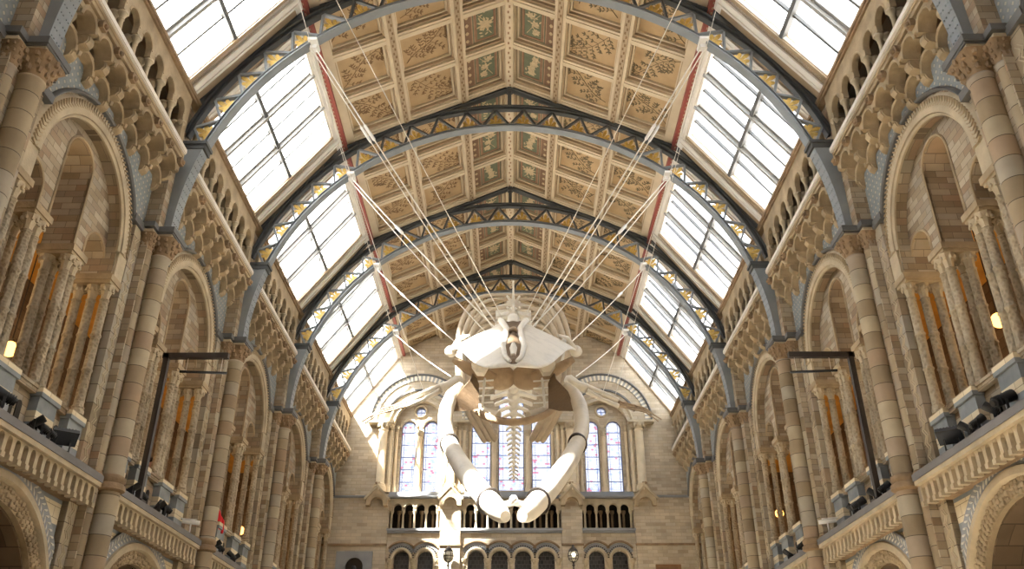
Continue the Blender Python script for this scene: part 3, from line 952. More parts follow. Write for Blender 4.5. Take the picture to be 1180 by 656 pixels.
def make_skylight(s):
    f = slope(s, SKT, SA)
    d = {}
    yo = 1.98
    mb = MB()
    for a, b in ((-2.75, -yo), (yo, 2.75)):
        sbox(mb, f, 0.0, SL, a, b, -0.25, 0.02, 1)
    for sg in (-1, 1):
        for k, (w0, w1, h) in enumerate(((yo - 0.02, yo + 0.12, -0.03), (yo + 0.1, yo + 0.2, 0.02), (yo + 0.2, yo + 0.27, 0.07), (yo + 0.27, yo + 0.38, 0.04), (yo + 0.38, yo + 0.44, 0.08))):
            a, b = sorted((sg * w0, sg * w1))
            sbox(mb, f, 0.12, SL - 0.02, a, b, -0.12, h, 0)
    sbox(mb, f, 0.0, 0.3, -2.75, 2.75, -0.25, 0.03, 0)
    sbox(mb, f, 0.24, 0.36, -yo, yo, -0.2, 0.0, 0); sbox(mb, f, 0.02, 0.14, -2.6, 2.6, 0.0, 0.07, 0)
    sbox(mb, f, SL - 0.14, SL, -2.75, 2.75, -0.25, 0.03, 1)
    d['frame'] = mb.mesh('frame', ['white_frame', 'cream_dark'], 30)
    mb = MB()
    for y in (-yo / 3, yo / 3):
        sbox(mb, f, 0.3, SL - 0.1, y - 0.11, y + 0.11, -0.2, -0.08)
        sbox(mb, f, 0.3, SL - 0.1, y - 0.045, y + 0.045, -0.1, 0.03)
    d['glazing_bar'] = mb.mesh('glazing_bar', 'bar', 30)
    mb = MB()
    for y in (-yo * 2 / 3, 0, yo * 2 / 3):
        sbox(mb, f, 0.3, SL - 0.1, y - 0.03, y + 0.03, -0.2, -0.1)
    d['thin_bar'] = mb.mesh('thin_bar', 'bar_dark', 30)
    mb = MB()
    q = SL * 0.56
    sbox(mb, f, q - 0.05, q + 0.05, -yo, yo, -0.2, 0.0)
    d['purlin'] = mb.mesh('purlin', 'bar_dark', 30)
    mb = MB()
    sbox(mb, f, 0.28, SL - 0.1, -yo - 0.02, yo + 0.02, -0.19, -0.175)
    d['glass_pane'] = mb.mesh('glass_pane', 'glass', 0)
    return d
wn = 0
for s in (-1, 1):
    cm = make_ceiling(s)
    P = {(k, v): make_panel(s, k, 10 * k + v) for k in range(3) for v in range(3)}
    D = make_skylight(s)
    f = slope(s, RIDGE, CA)
    for j, y in enumerate(BAYS + [1.95, -3.55]):
        c = struct('ceiling', cm, 'coffered painted ceiling slope, %s side, %s' % (SN[s], (BAYWORD + ['bay above the camera', 'bay behind the camera'])[j]), (0, y, 0))
        for i in range(3):
            for k in range(3):
                yy = (YE[k] + YE[k + 1]) / 2
                x, _, z = f(QE[i], 0, 0)
                part(c, 'painted_panel', P[(i, (k + j + (s > 0)) % 3)], (x, yy, z), sub=True,
                     label='green and red panel with pale flower' if i == 0 else None)
        wn += 1
        wobj = struct('window_%d' % wn, D['frame'], 'sloping skylight in the %s roof, %s' % (SN[s], (BAYWORD + ['above the camera', 'behind the camera'])[j]), (0, y, 0))
        for nm in ('glazing_bar', 'thin_bar', 'purlin', 'glass_pane'):
            part(wobj, nm, D[nm], sub=True)
    # red purlin between ceiling and skylight
    mb = MB()
    xs = sorted((s * 4.93, s * 5.15))
    mb.box(*xs, -6.3, 37.0, 17.66, 17.82)
    for k in range(190):
        y = 4.8 + k * 0.17
        mb.box(*sorted((s * 5.02, s * 5.05)), y, y + 0.08, 17.655, 17.665, 1)
    struct('trim_%d' % (1 if s < 0 else 2), mb.mesh('trim', ['red', 'cream_dark'], 30), 'red painted purlin along the foot of the %s ceiling slope' % SN[s])
mb = MB()
mb.box(-0.09, 0.09, -6.3, 37.0, 20.0, 20.24)
for k in range(150):
    y = 6.0 + k * 0.205
    o = 0.02 if k % 2 else -0.02
    mb.box(o - 0.025, o + 0.025, y, y + 0.09, 19.994, 20.003, 1)
struct('trim_3', mb.mesh('trim', ['cream', 'rose'], 30), 'cream ridge beam along the top of the ceiling')

# ------------------------------------------------------------------ iron ribs
RL, RLZ = 7.14, 11.29
RU, RUZ = 7.72, 11.55
def lowpt(a, r=RL): return (r * sin(a), RLZ + r * cos(a))
def uppt(a):
    # point of the upper chord on the ray from the lower chord's centre
    dx, dz = sin(a), cos(a)
    oz = RUZ - RLZ
    b = dz * oz
    t_ = b + math.sqrt(b * b - oz * oz + RU * RU)
    return (t_ * dx, RLZ + t_ * dz)
def make_rib():
    d = {}
    fy = lambda u, v, w: (u, w, v)
    amax = math.acos((13.5 - RLZ) / RL)
    def chord(pt, a0, a1, n, th0, th1, hw, m=0, mb=None):
        rings = []
        for i in range(n + 1):
            a = a0 + (a1 - a0) * i / n
            (x, z) = pt(a)
            nx, nz = sin(a), cos(a)
            rings.append([(x + nx * t_, w, z + nz * t_) for t_, w in ((th0, -hw), (th0, hw), (th1, hw), (th1, -hw))])
        mb.sweep(rings, m)
    mb = MB()
    chord(lowpt, -amax - 0.02, amax + 0.02, 64, 0.0, 0.04, 0.13, 0, mb)
    chord(lowpt, -amax, amax, 64, 0.04, 0.13, 0.04, 0, mb)
    chord(lowpt, -amax, amax, 64, 0.11, 0.13, 0.09, 0, mb)
    d['lower_chord'] = mb.mesh('lower_chord', 'iron', 35)
    mb = MB()
    au = amax - 0.02
    chord(uppt, -au, au, 64, -0.13, -0.1, 0.08, 0, mb)
    chord(uppt, -au, au, 64, -0.11, 0.0, 0.04, 0, mb)
    chord(uppt, -au, au, 64, -0.03, 0.02, 0.11, 0, mb)
    d['upper_chord'] = mb.mesh('upper_chord', 'iron_dark', 35)
    n = 22
    nodes = []
    for i in range(2 * n + 1):
        a = -amax + 2 * amax * i / (2 * n)
        if i % 2 == 0:
            x, z = lowpt(a, RL + 0.12)
        else:
            x, z = uppt(a); x -= 0.11 * sin(a); z -= 0.11 * cos(a)
        nodes.append((x, z, a))
    d['struts'] = []
    for i in range(2 * n):
        (x0, z0, _), (x1, z1, _) = nodes[i], nodes[i + 1]
        L = math.hypot(x1 - x0, z1 - z0)
        nx, nz = -(z1 - z0) / L * 0.028, (x1 - x0) / L * 0.028
        mb = MB()
        mb.prism(fy, [(x0 + nx, z0 + nz), (x1 + nx, z1 + nz), (x1 - nx, z1 - nz), (x0 - nx, z0 - nz)], -0.05, 0.05)
        d['struts'].append(mb.mesh('lattice_strut', 'iron_dark' if 12 <= i < 32 else 'iron', 30))  # struts near the crown get darker iron, roof shade put into the colour
    mb = MB()                                                                  # gilt leaf spray, growing along +z
    for k, (a, l) in enumerate(((-1.1, 0.22), (-0.55, 0.3), (0, 0.4), (0.55, 0.3), (1.1, 0.22))):
        pts = []
        for t_, ww in ((0, 0.1), (0.4, 0.3), (0.7, 0.5), (0.9, 0.35), (1, 0), (0.9, -0.35), (0.7, -0.5), (0.4, -0.3), (0, -0.1)):
            u, v = ww * 0.11, t_ * l
            pts.append((u * cos(a) + v * sin(a), -u * sin(a) + v * cos(a)))
        mb.prism(fy, pts, -0.012 + 0.004 * k, 0.004 + 0.004 * k)
    mb.box(-0.02, 0.02, -0.01, 0.01, -0.03, 0.12)
    d['leaf'] = mb.mesh('leaf_ornament', 'gold', 30)
    d['leaf_at'] = [lowpt(-amax + 2 * amax * (i + 0.5) / n, RL + 0.13) + (-amax + 2 * amax * (i + 0.5) / n,) for i in range(n)]
    for s in (-1, 1):
        mb = MB()
        lo, hi = math.acos((13.5 - RLZ) / RL), math.acos((11.22 - RLZ) / RL)
        rings = []
        for i in range(17):
            a = lo + (hi - lo) * i / 16
            x, z = lowpt(a)
            xo = 7.5 - 0.06 * i / 16
            rings.append([(s * x, -0.17, z), (s * x, 0.17, z), (s * xo, 0.17, z), (s * xo, -0.17, z)])
        mb.sweep(rings)
        for i in range(14):                                                    # rivets on the underside
            a = lo + (hi - lo) * (i + 0.5) / 14
            x, z = lowpt(a, RL - 0.005)
            for w in (-0.12, -0.05, 0.05, 0.12):
                mb.blob((s * x, w, z), 0.016, 4)
        d['foot%d' % s] = mb.mesh('foot', 'iron', 35)
        mb = MB()
        mb.box(*sorted((s * 6.74, s * 7.52)), -0.21, 0.21, 13.5, 13.58); mb.box(*sorted((s * 6.78, s * 7.52)), -0.19, 0.19, 13.38, 13.5)
        d['cap%d' % s] = mb.mesh('foot_cap', 'iron_dark', 30)
        mb = MB()
        f = slope(s, RIDGE, CA)
        sbox(mb, f, 0, CL + 0.05, -0.06, 0.06, 0.0, 0.16)
        sbox(mb, f, 0, CL + 0.05, -0.12, 0.12, 0.13, 0.16)
        f = slope(s, SKT, SA)
        sbox(mb, f, -0.1, SL, -0.09, 0.09, 0.0, 0.06)
        d['rafter%d' % s] = mb.mesh('rafter', 'iron_dark', 30)
        mb = MB()
        x, z = lowpt(math.asin(4.72 / RL))
        mb.box(s * x - 0.11, s * x + 0.11, -0.22, 0.22, z - 0.05, z + 0.03)
        mb.box(s * x - 0.08, s * x + 0.08, -0.05, 0.05, z - 0.16, z)
        d['bracket%d' % s] = mb.mesh('cable_bracket', 'white', 30)
    mb = MB()
    mb.box(-0.06, 0.06, -0.06, 0.06, RUZ + RU, 20.1)
    mb.box(-0.1, 0.1, -0.1, 0.1, 19.86, 19.96)
    d['post'] = mb.mesh('king_post', 'iron_dark', 30)
    return d
D = make_rib()
for k, y in enumerate(PIERS):
    t = thing('iron_roof_rib', 'blue grey iron lattice arch with gilt leaves across the roof, %s from the end wall' % PIERWORD[k], 'roof arch',
              (0, 0, 11.2), (0, y, 0), 'iron arches of the roof')
    for nm in ('lower_chord', 'upper_chord'):
        part(t, nm, D[nm])
    for me in D['struts']:
        part(t, 'lattice_strut', me)
    for x, z, a in D['leaf_at']:
        part(t, 'leaf_ornament', D['leaf'], (x, 0, z), (0, a, 0))
    for s in (-1, 1):
        part(t, 'foot', D['foot%d' % s]); part(t, 'foot_cap', D['cap%d' % s]); part(t, 'rafter', D['rafter%d' % s])
        part(t, 'cable_bracket', D['bracket%d' % s])
    part(t, 'king_post', D['post'])
SKY, SUN, EXPO, LAMP_W, BEAM_W = 2.4, 36.0, 1.65, 70.0, 140.0
# ------------------------------------------------------------------ end wall
YW = 37.0
fe = lambda u, v, w: (u, w, v)
def stilt(c, r, spring, base, n=16):
    return [(c - r, base), (c + r, base)] + arcpts(c, spring, r, 0, pi, n)
LOWA = [(-4.58, 0.33), (-3.58, 0.33), (-1.47, 0.345), (-0.49, 0.345), (0.49, 0.345), (1.47, 0.345), (3.56, 0.33), (4.54, 0.33)]
SECT = [(-5.2, -3.03), (-2.12, 2.12), (3.03, 5.2)]
mb = MB()
outer = [(-8.2, 0), (8.2, 0), (8.2, 14.8), (7.35, 14.85), (5.1, 17.98), (0, 20.3), (-5.1, 17.98), (-7.35, 14.85), (-8.2, 14.8)]
holes = [stilt(-4.1, 1.12, 14.34, 11.25, 20), stilt(4.1, 1.12, 14.34, 11.25, 20), stilt(0, 1.92, 14.3, 11.25, 28)]
holes += [[(a, 9.72), (b, 9.72), (b, 10.98), (a, 10.98)] for a, b in SECT]
holes += [stilt(c, r, 8.5, 6.4, 12) for c, r in LOWA]
mb.prism(fe, outer, YW, YW + 0.35, 0, holes)
for c in (-4.1, 4.1):
    hs = [stilt(c - 0.5, 0.33, 14.3, 11.36, 14), stilt(c + 0.5, 0.33, 14.3, 11.36, 14), arcpts(c, 15.06, 0.22, 0, 2 * pi * 19 / 20, 19)]
    mb.prism(fe, [(c - 1.3, 11.1), (c + 1.3, 11.1), (c + 1.3, 15.7), (c - 1.3, 15.7)], YW + 0.35, YW + 0.75, 0, hs)
hs = [stilt(-1.34, 0.43, 14.5, 11.44, 14), stilt(0, 0.57, 15.37, 11.44, 16), stilt(1.34, 0.43, 14.5, 11.44, 14)]
mb.prism(fe, [(-2.1, 11.1), (2.1, 11.1), (2.1, 16.5), (-2.1, 16.5)], YW + 0.35, YW + 0.75, 0, hs)
mb.box(-8.2, 8.2, YW + 1.1, YW + 1.3, 0, 11.2)
mb.box(-8.2, 8.2, YW + 0.3, YW + 1.2, 11.0, 11.15)
for a, b in SECT:                                                              # pilasters between the arcades stand proud
    pass
for a, b in ((-3.0, -2.14), (2.14, 3.0)):
    mb.box(a, b, YW - 0.14, YW, 0, 11.0)
for a, b in ((-8.0, -5.23), (5.23, 8.0)):
    mb.box(a, b, YW - 0.14, YW, 0, 11.0)
struct('wall_back', mb.mesh('wall_back', 'stone_end', 30), 'brown brick end wall with a gable')
mb = MB()
for a, b in ((-7.8, -2.95), (-3.1, 3.1), (2.95, 7.8)):
    mb.box(a, b, YW - 0.2, YW + 0.02, 11.0, 11.1)
mb.box(-7.8, 7.8, YW - 0.24, YW, 11.04, 11.07)
struct('trim_4', mb.mesh('trim', 'greystone', 30), 'grey string course across the end wall')
mb = MB()
for a, b in ((-8, -5.2), (-3.03, -2.1), (2.1, 3.03), (5.2, 8)):
    mb.box(a, b, YW - 0.2, YW - 0.1, 9.0, 9.08)
struct('trim_5', mb.mesh('trim', 'carved_brown', 30), 'thin string course on the end wall piers')

def stained(c, r, spring, base, oc=False):
    global wn
    wn += 1
    lp = arcpts(c, spring, r, 0, 2 * pi * 19 / 20, 19) if oc else stilt(c, r + 0.01, spring, base)
    mb = MB()
    if oc:
        mb.arc(fe, c, spring, [(r - 0.03, YW + 0.5), (r - 0.03, YW + 0.56), (r + 0.01, YW + 0.56), (r + 0.01, YW + 0.5)], 0, 2 * pi, 24)
    else:
        path = [(c + r, base)] + arcpts(c, spring, r, 0, pi, 16) + [(c - r, base)]
        mb.path(fe, path, [(0.0, YW + 0.5), (0.035, YW + 0.5), (0.035, YW + 0.56), (0.0, YW + 0.56)])
        mb.box(c - r, c + r, YW + 0.5, YW + 0.56, base, base + 0.04)
    w = struct('window_%d' % wn, mb.mesh('window', 'leadblue', 30), 'small round stained glass window' if oc else 'tall round headed stained glass window')
    mb = MB(); mb.prism(fe, lp, YW + 0.53, YW + 0.535)
    part(w, 'stained_pane', mb.mesh('stained_pane', 'stained', 0), sub=True)
    mb = MB()
    if oc:
        mb.box(c - 0.012, c + 0.012, YW + 0.505, YW + 0.53, spring - r, spring + r); mb.box(c - r, c + r, YW + 0.505, YW + 0.53, spring - 0.012, spring + 0.012)
    else:
        z = base + 0.5
        while z < spring + 0.1:
            mb.box(c - r, c + r, YW + 0.505, YW + 0.53, z - 0.012, z + 0.012); z += 0.56
        for q in ((-0.62, 0.62) if r < 0.5 else (-0.66, 0, 0.66)):
            mb.box(c + q * r - 0.008, c + q * r + 0.008, YW + 0.505, YW + 0.53, base, spring + r * 0.7)
    part(w, 'saddle_bars', mb.mesh('saddle_bars', 'leadblue', 30), sub=True)
t_ = plain('blue_grey_lead', srgb(92, 104, 150), 0.5, 0, 0.08, 3); M['leadblue'] = t_
for c in (-4.1, 4.1):
    stained(c - 0.5, 0.33, 14.3, 11.36); stained(c + 0.5, 0.33, 14.3, 11.36); stained(c, 0.22, 15.06, 0, True)
stained(-1.34, 0.43, 14.5, 11.44); stained(0, 0.57, 15.37, 11.44); stained(1.34, 0.43, 14.5, 11.44)

def colmesh(r, h, n=16):
    mb = MB()
    mb.lathe(0, 0, [(r * 1.5, 0), (r * 1.5, 0.22), (r * 1.25, 0.25), (r * 1.35, 0.3), (r, 0.36), (r * 0.97, h - 0.34), (r * 1.15, h - 0.33), (r * 1.15, h - 0.3), (r * 0.95, h - 0.28), (0, h - 0.28)], n)
    a = mb.mesh('column', 'pale_shaft', 50)
    mb = MB()
    mb.lathe(0, 0, [(r * 0.95, h - 0.3), (r * 1.1, h - 0.18), (r * 1.6, h - 0.04), (r * 1.6, h), (0, h)], 8)
    for i in range(8):
        q = 2 * pi * i / 8
        mb.blob((r * 1.35 * cos(q), r * 1.35 * sin(q), h - 0.12), r * 0.35, 4, 0, 1, 1.5)
    return a, mb.mesh('capital', 'carved_pale', 45)
M['pale_shaft'] = plain('pale_column_stone', srgb(214, 192, 154), 0.75, 0, 0.14, 1.6, 0.2)
CB, CS, CT = colmesh(0.19, 3.05), colmesh(0.075, 3.05, 12), colmesh(0.1, 2.85, 12)
def put(t, pair, x, y, z):
    c = part(t, 'column', pair[0], (x, y, z)); part(c, 'capital', pair[1], sub=True)
SW = {-1: 'left', 0: 'middle', 1: 'right'}
for sg in (-1, 0, 1):
    c = 4.1 * sg
    t = thing('window_surround', 'stone columns and arch moulding round the %s stained glass windows' % SW[sg], 'window surround', (c, YW, 11.1), (0, 0, 0), 'end wall window surrounds')
    r = 1.92 if sg == 0 else 1.12
    mb = MB()
    for k, (rr, yy) in enumerate(((r, YW + 0.1), (r + 0.16, YW - 0.02))):
        path = [(c + rr, 14.3)] + arcpts(c, 14.34, rr, 0, pi, 28) + [(c - rr, 14.3)]
        mb.path(fe, path, [(0.02, yy + 0.1), (0.02, yy), (-0.05, yy - 0.06), (-0.12, yy), (-0.12, yy + 0.1)])
    part(t, 'arch_moulding', mb.mesh('arch_moulding', 'carved_pale', 40))
    mb = MB()
    if sg:
        for q, rr, sp in ((c - 0.5, 0.33, 14.3), (c + 0.5, 0.33, 14.3)):
            mb.path(fe, arcpts(q, sp, rr, 0, pi, 16), [(0, YW + 0.36), (0, YW + 0.29), (-0.06, YW + 0.27), (-0.1, YW + 0.31), (-0.1, YW + 0.36)])
        mb.arc(fe, c, 15.06, [(0.22, YW + 0.36), (0.22, YW + 0.29), (0.27, YW + 0.27), (0.32, YW + 0.3), (0.32, YW + 0.36)], 0, 2 * pi, 24)
        xs = [(CB, c - sg * -1.57, -0.14), (CS, c + 1.24, 0.0), (CS, c - 1.24, 0.0), (CS, c + 1.02, 0.22), (CS, c - 1.02, 0.22), (CT, c, 0.3)]
    else:
        for q, rr, sp in ((-1.34, 0.43, 14.5), (0, 0.57, 15.37), (1.34, 0.43, 14.5)):
            mb.path(fe, arcpts(q, sp, rr, 0, pi, 16), [(0, YW + 0.36), (0, YW + 0.29), (-0.06, YW + 0.27), (-0.1, YW + 0.31), (-0.1, YW + 0.36)])
        xs = [(CB, -2.62, -0.14), (CB, 2.62, -0.14), (CS, -2.3, -0.02), (CS, 2.3, -0.02), (CS, -2.07, 0.0), (CS, 2.07, 0.0), (CS, -1.85, 0.2), (CS, 1.85, 0.2), (CT, -0.75, 0.28), (CT, 0.75, 0.28)]
    part(t, 'light_moulding', mb.mesh('light_moulding', 'carved_pale', 40))
    for pr, x, dy in xs:
        put(t, pr, x, YW + dy, 11.27)
    mb = MB()
    if sg:
        xo = c + sg * 1.0
        mb.box(*sorted((c + sg * 1.1, c + sg * 2.25)), YW - 0.38, YW + 0.05, 14.32, 14.42)
        mb.box(*sorted((c - sg * 0.95, c - sg * 1.3)), YW - 0.05, YW + 0.35, 14.32, 14.4)
    else:
        for a, b in ((-2.95, -1.75), (1.75, 2.95)):
            mb.box(a, b, YW - 0.38, YW + 0.3, 14.32, 14.42)
    part(t, 'impost', mb.mesh('impost', 'carved_pale', 30))
    mb = MB()
    mb.box(c - (2.0 if not sg else 1.15), c + (2.0 if not sg else 1.15), YW - 0.1, YW + 0.36, 11.1, 11.27)
    part(t, 'sill', mb.mesh('sill', 'greystone', 30))
for sg in (-1, 1):
    t = thing('relieving_arch', 'wide arch of pale and grey blocks over the %s windows' % SW[sg], 'arch', (sg * 4.1, YW - 0.05, 14.5), (0, 0, 0), 'relieving arches on the end wall')
    f0 = lambda u, v, w: (u, w, v)
    mb = MB(); mb.arc(f0, 0, 0, [(1.92, 0.06), (1.92, 0.0), (2.16, 0.0), (2.16, 0.06)], 0.02, pi - 0.02, 48)
    part(t, 'voussoir_ring', mb.mesh('voussoir_ring', 'voussoir', 30), sub=True)
    mb = MB(); mb.arc(f0, 0, 0, [(2.15, 0.06), (2.15, -0.06), (2.2, -0.08), (2.24, -0.04), (2.24, 0.06)], 0.0, pi, 48)
    part(t, 'hood_mould', mb.mesh('hood_mould', 'slate', 40), sub=True)
    mb = MB(); mb.arc(f0, 0, -0.1, [(1.52, 0.06), (1.52, -0.02), (1.6, -0.02), (1.6, 0.06)], 0.35, pi - 0.35, 40)
    part(t, 'inner_moulding', mb.mesh('inner_moulding', 'slate', 40), sub=True)
# gabled canopies
mb = MB()
lp = [(-0.46, 10.62), (-0.3, 10.62)] + list(reversed(arcpts(0, 10.7, 0.27, 0, pi, 12))) + [(0.3, 10.62), (0.46, 10.62), (0.46, 10.92), (0, 11.4), (-0.46, 10.92)]
mb.prism(fe, lp, YW - 0.42, YW - 0.05)
g_body = mb.mesh('canopy_gable', 'carved', 30)
mb = MB()
mb.path(fe, [(-0.5, 10.86), (0, 11.4), (0.5, 10.86)], [(0, YW - 0.46), (0.08, YW - 0.46), (0.08, YW - 0.05), (0, YW - 0.05)])
g_cop = mb.mesh('coping', 'carved_pale', 30)
mb = MB()
mb.blob((0, YW - 0.25, 11.5), 0.1, 5)
for i in range(6):
    a = 2 * pi * i / 6
    mb.blob((0.1 * cos(a), YW - 0.25 + 0.1 * sin(a), 11.58), 0.06, 4, 0, 1, 1.3)
mb.blob((0, YW - 0.25, 11.68), 0.07, 5)
g_fin = mb.mesh('finial', 'carved_brown', 40)
for x, w in ((-5.71, 'farthest left'), (-2.58, 'second from left'), (2.58, 'second from right'), (5.71, 'farthest right')):
    t = thing('gabled_canopy', 'small stone gable with leafy finial on the end wall, %s' % w, 'canopy', (0, YW, 10.6), (x, 0, 0), 'gabled canopies on the end wall')
    part(t, 'gable', g_body); part(t, 'coping', g_cop); part(t, 'finial', g_fin)
# balustrade arcades
mb = MB()
mb.lathe(0, 0, [(0.075, 0), (0.075, 0.06), (0.05, 0.1), (0.042, 0.62), (0.06, 0.66), (0.09, 0.74), (0.09, 0.78), (0, 0.78)], 10)
col_b = mb.mesh('colonnette', 'carved_pale', 50)
mb = MB()
mb.lathe(0, 0, [(0.06, 0), (0.05, 0.72), (0.1, 0.82), (0.1, 0.9), (0, 0.9)], 10)
col_r = mb.mesh('rear_colonnette', 'carved_brown', 50)
for (a, b), n, w in zip(SECT, (4, 8, 4), ('left', 'middle', 'right')):
    t = thing('balustrade_arcade', 'row of %d small stone arches on the end wall balcony, %s section' % (n, w), 'balustrade', ((a + b) / 2, YW, 9.7), (0, 0, 0), 'end wall balustrades')
    m = (a + b) / 2
    st = 0.49 if n == 4 else 0.5
    cs = [m + st * (i - (n - 1) / 2) for i in range(n)]
    mb = MB()
    lp = [(a, 10.48)]
    for c in cs:
        lp += arch_notch(c, 0.18, 10.6, 10.48, 8)
    lp += [(b, 10.48), (b, 10.98), (a, 10.98)]
    mb.prism(fe, lp, YW - 0.04, YW + 0.2)
    for c in cs:
        mb.arc(fe, c, 10.6, [(0.18, YW - 0.03), (0.18, YW - 0.07), (0.235, YW - 0.07), (0.235, YW - 0.03)], 0, pi, 10)
    part(t, 'arcade_wall', mb.mesh('arcade_wall', 'carved_pale', 30))
    for c in [cs[0] - st / 2] + [c + st / 2 for c in cs]:
        part(t, 'colonnette', col_b, (c, YW + 0.06, 9.71))
    for c in cs:
        part(t, 'rear_colonnette', col_r, (c, YW + 0.6, 9.71))
    mb = MB()
    mb.box(a - 0.05, b + 0.05, YW - 0.16, YW + 0.3, 9.62, 9.72); mb.box(a - 0.02, b + 0.02, YW - 0.1, YW + 0.05, 9.54, 9.62)
    part(t, 'ledge', mb.mesh('ledge', 'greystone', 30))
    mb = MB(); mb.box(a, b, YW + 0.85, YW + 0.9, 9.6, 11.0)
    part(t, 'dark_back', mb.mesh('dark_back', 'blind', 30))  # dark sheet, shade behind the arches put into its colour
# low arcade with dark leaded windows
for idx, w in (((0, 1), 'left pair'), ((2, 3, 4, 5), 'middle four'), ((6, 7), 'right pair')):
    cs = [LOWA[i] for i in idx]
    m = sum(c for c, r in cs) / len(cs)
    t = thing('low_arcade', 'round arches with dark leaded windows under the balcony, %s' % w, 'arcade', (m, YW, 6.4), (0, 0, 0), 'low arcades of the end wall')
    for c, r in cs:
        mb = MB()
        mb.arc(fe, c, 8.5, [(r, YW + 0.02), (r, YW - 0.06), (r + 0.06, YW - 0.08), (r + 0.12, YW - 0.04), (r + 0.12, YW + 0.02)], 0, pi, 18)
        n = 17
        for i in range(n):                                                     # bead course
            q = pi * (i + 0.5) / n
            mb.blob((c + (r + 0.17) * cos(q), YW - 0.03, 8.5 + (r + 0.17) * sin(q)), 0.03, 4, 1)
        mb.arc(fe, c, 8.5, [(r + 0.12, YW + 0.02), (r + 0.12, YW - 0.02), (r + 0.3, YW - 0.02), (r + 0.3, YW + 0.02)], 0.5, pi - 0.5, 16, 2)
        mb.arc(fe, c, 8.53, [(r + 0.3, YW + 0.02), (r + 0.3, YW - 0.1), (r + 0.36, YW - 0.1), (r + 0.36, YW + 0.02)], 0.62, pi - 0.62, 16, 3)
        part(t, 'arch_ring', mb.mesh('arch_ring', ['carved_pale', 'blind', 'greystone', 'carved_brown'], 40))
        mb = MB(); mb.prism(fe, stilt(c, r + 0.02, 8.5, 6.4), YW + 0.28, YW + 0.3)
        part(t, 'leaded_window', mb.mesh('leaded_window', 'dark_glass', 30))
    edges = [cs[0][0] - 0.49] + [(cs[i][0] + cs[i + 1][0]) / 2 for i in range(len(cs) - 1)] + [cs[-1][0] + 0.49]
    for e in edges:
        mb = MB()
        mb.lathe(e, YW + 0.05, [(0.1, 6.4), (0.09, 8.2), (0.11, 8.22), (0.09, 8.25), (0.12, 8.36), (0.17, 8.44), (0.17, 8.5), (0, 8.5)], 12)
        for i in range(6):
            q = 2 * pi * i / 6
            mb.blob((e + 0.13 * cos(q), YW + 0.05 + 0.13 * sin(q), 8.38), 0.035, 4)
        part(t, 'column', mb.mesh('column', 'carved_pale', 45))
# monument niche lower left
t = thing('monument_niche', 'grey stone panel with a dark round headed niche', 'niche', (-6.5, YW, 6.5))
mb = MB()
mb.prism(fe, [(-7.26, 6.5), (-5.75, 6.5), (-5.75, 8.77), (-7.26, 8.77)], YW - 0.2, YW - 0.1, 0, [stilt(-6.48, 0.36, 8.15, 6.7)])
mb.path(fe, [(-6.12, 6.7)] + arcpts(-6.48, 8.15, 0.36, 0, pi, 16) + [(-6.84, 6.7)], [(0, YW - 0.23), (0, YW - 0.18), (-0.07, YW - 0.18), (-0.07, YW - 0.23)])
part(t, 'panel', mb.mesh('panel', 'greystone', 30))
mb = MB()
mb.prism(fe, stilt(-6.48, 0.37, 8.15, 6.68), YW - 0.145, YW - 0.14)
part(t, 'niche_back', mb.mesh('niche_back', 'blind', 30))  # flat dark sheet painted as the shade inside the niche
mb = MB()
mb.lathe(-6.48, YW - 0.27, [(0.0, 7.15), (0.2, 7.15), (0.22, 7.3), (0.2, 7.5), (0.26, 7.62), (0.22, 7.74), (0.08, 7.82), (0.07, 7.88), (0.1, 7.95), (0.115, 8.03), (0.1, 8.12), (0.05, 8.18), (0, 8.19)], 14)
mb.blob((-6.48, YW - 0.385, 8.02), 0.025, 4)
single('bust', mb.mesh('bust', 'black', 50), 'dark bust standing in the grey niche', 'bust')
t = thing('wooden_frame', 'brown framed panel at the bottom right of the end wall', 'frame', (6.47, YW - 0.15, 6.6))
mb = MB()
mb.prism(fe, [(5.95, 6.6), (6.99, 6.6), (6.99, 8.22), (5.95, 8.22)], YW - 0.24, YW - 0.14, 0, [[(6.05, 6.7), (6.89, 6.7), (6.89, 8.12), (6.05, 8.12)]])
part(t, 'frame', mb.mesh('frame', 'wood', 30))
mb = MB(); mb.box(6.04, 6.9, YW - 0.18, YW - 0.15, 6.7, 8.12)
part(t, 'panel', mb.mesh('panel', 'rose', 30))
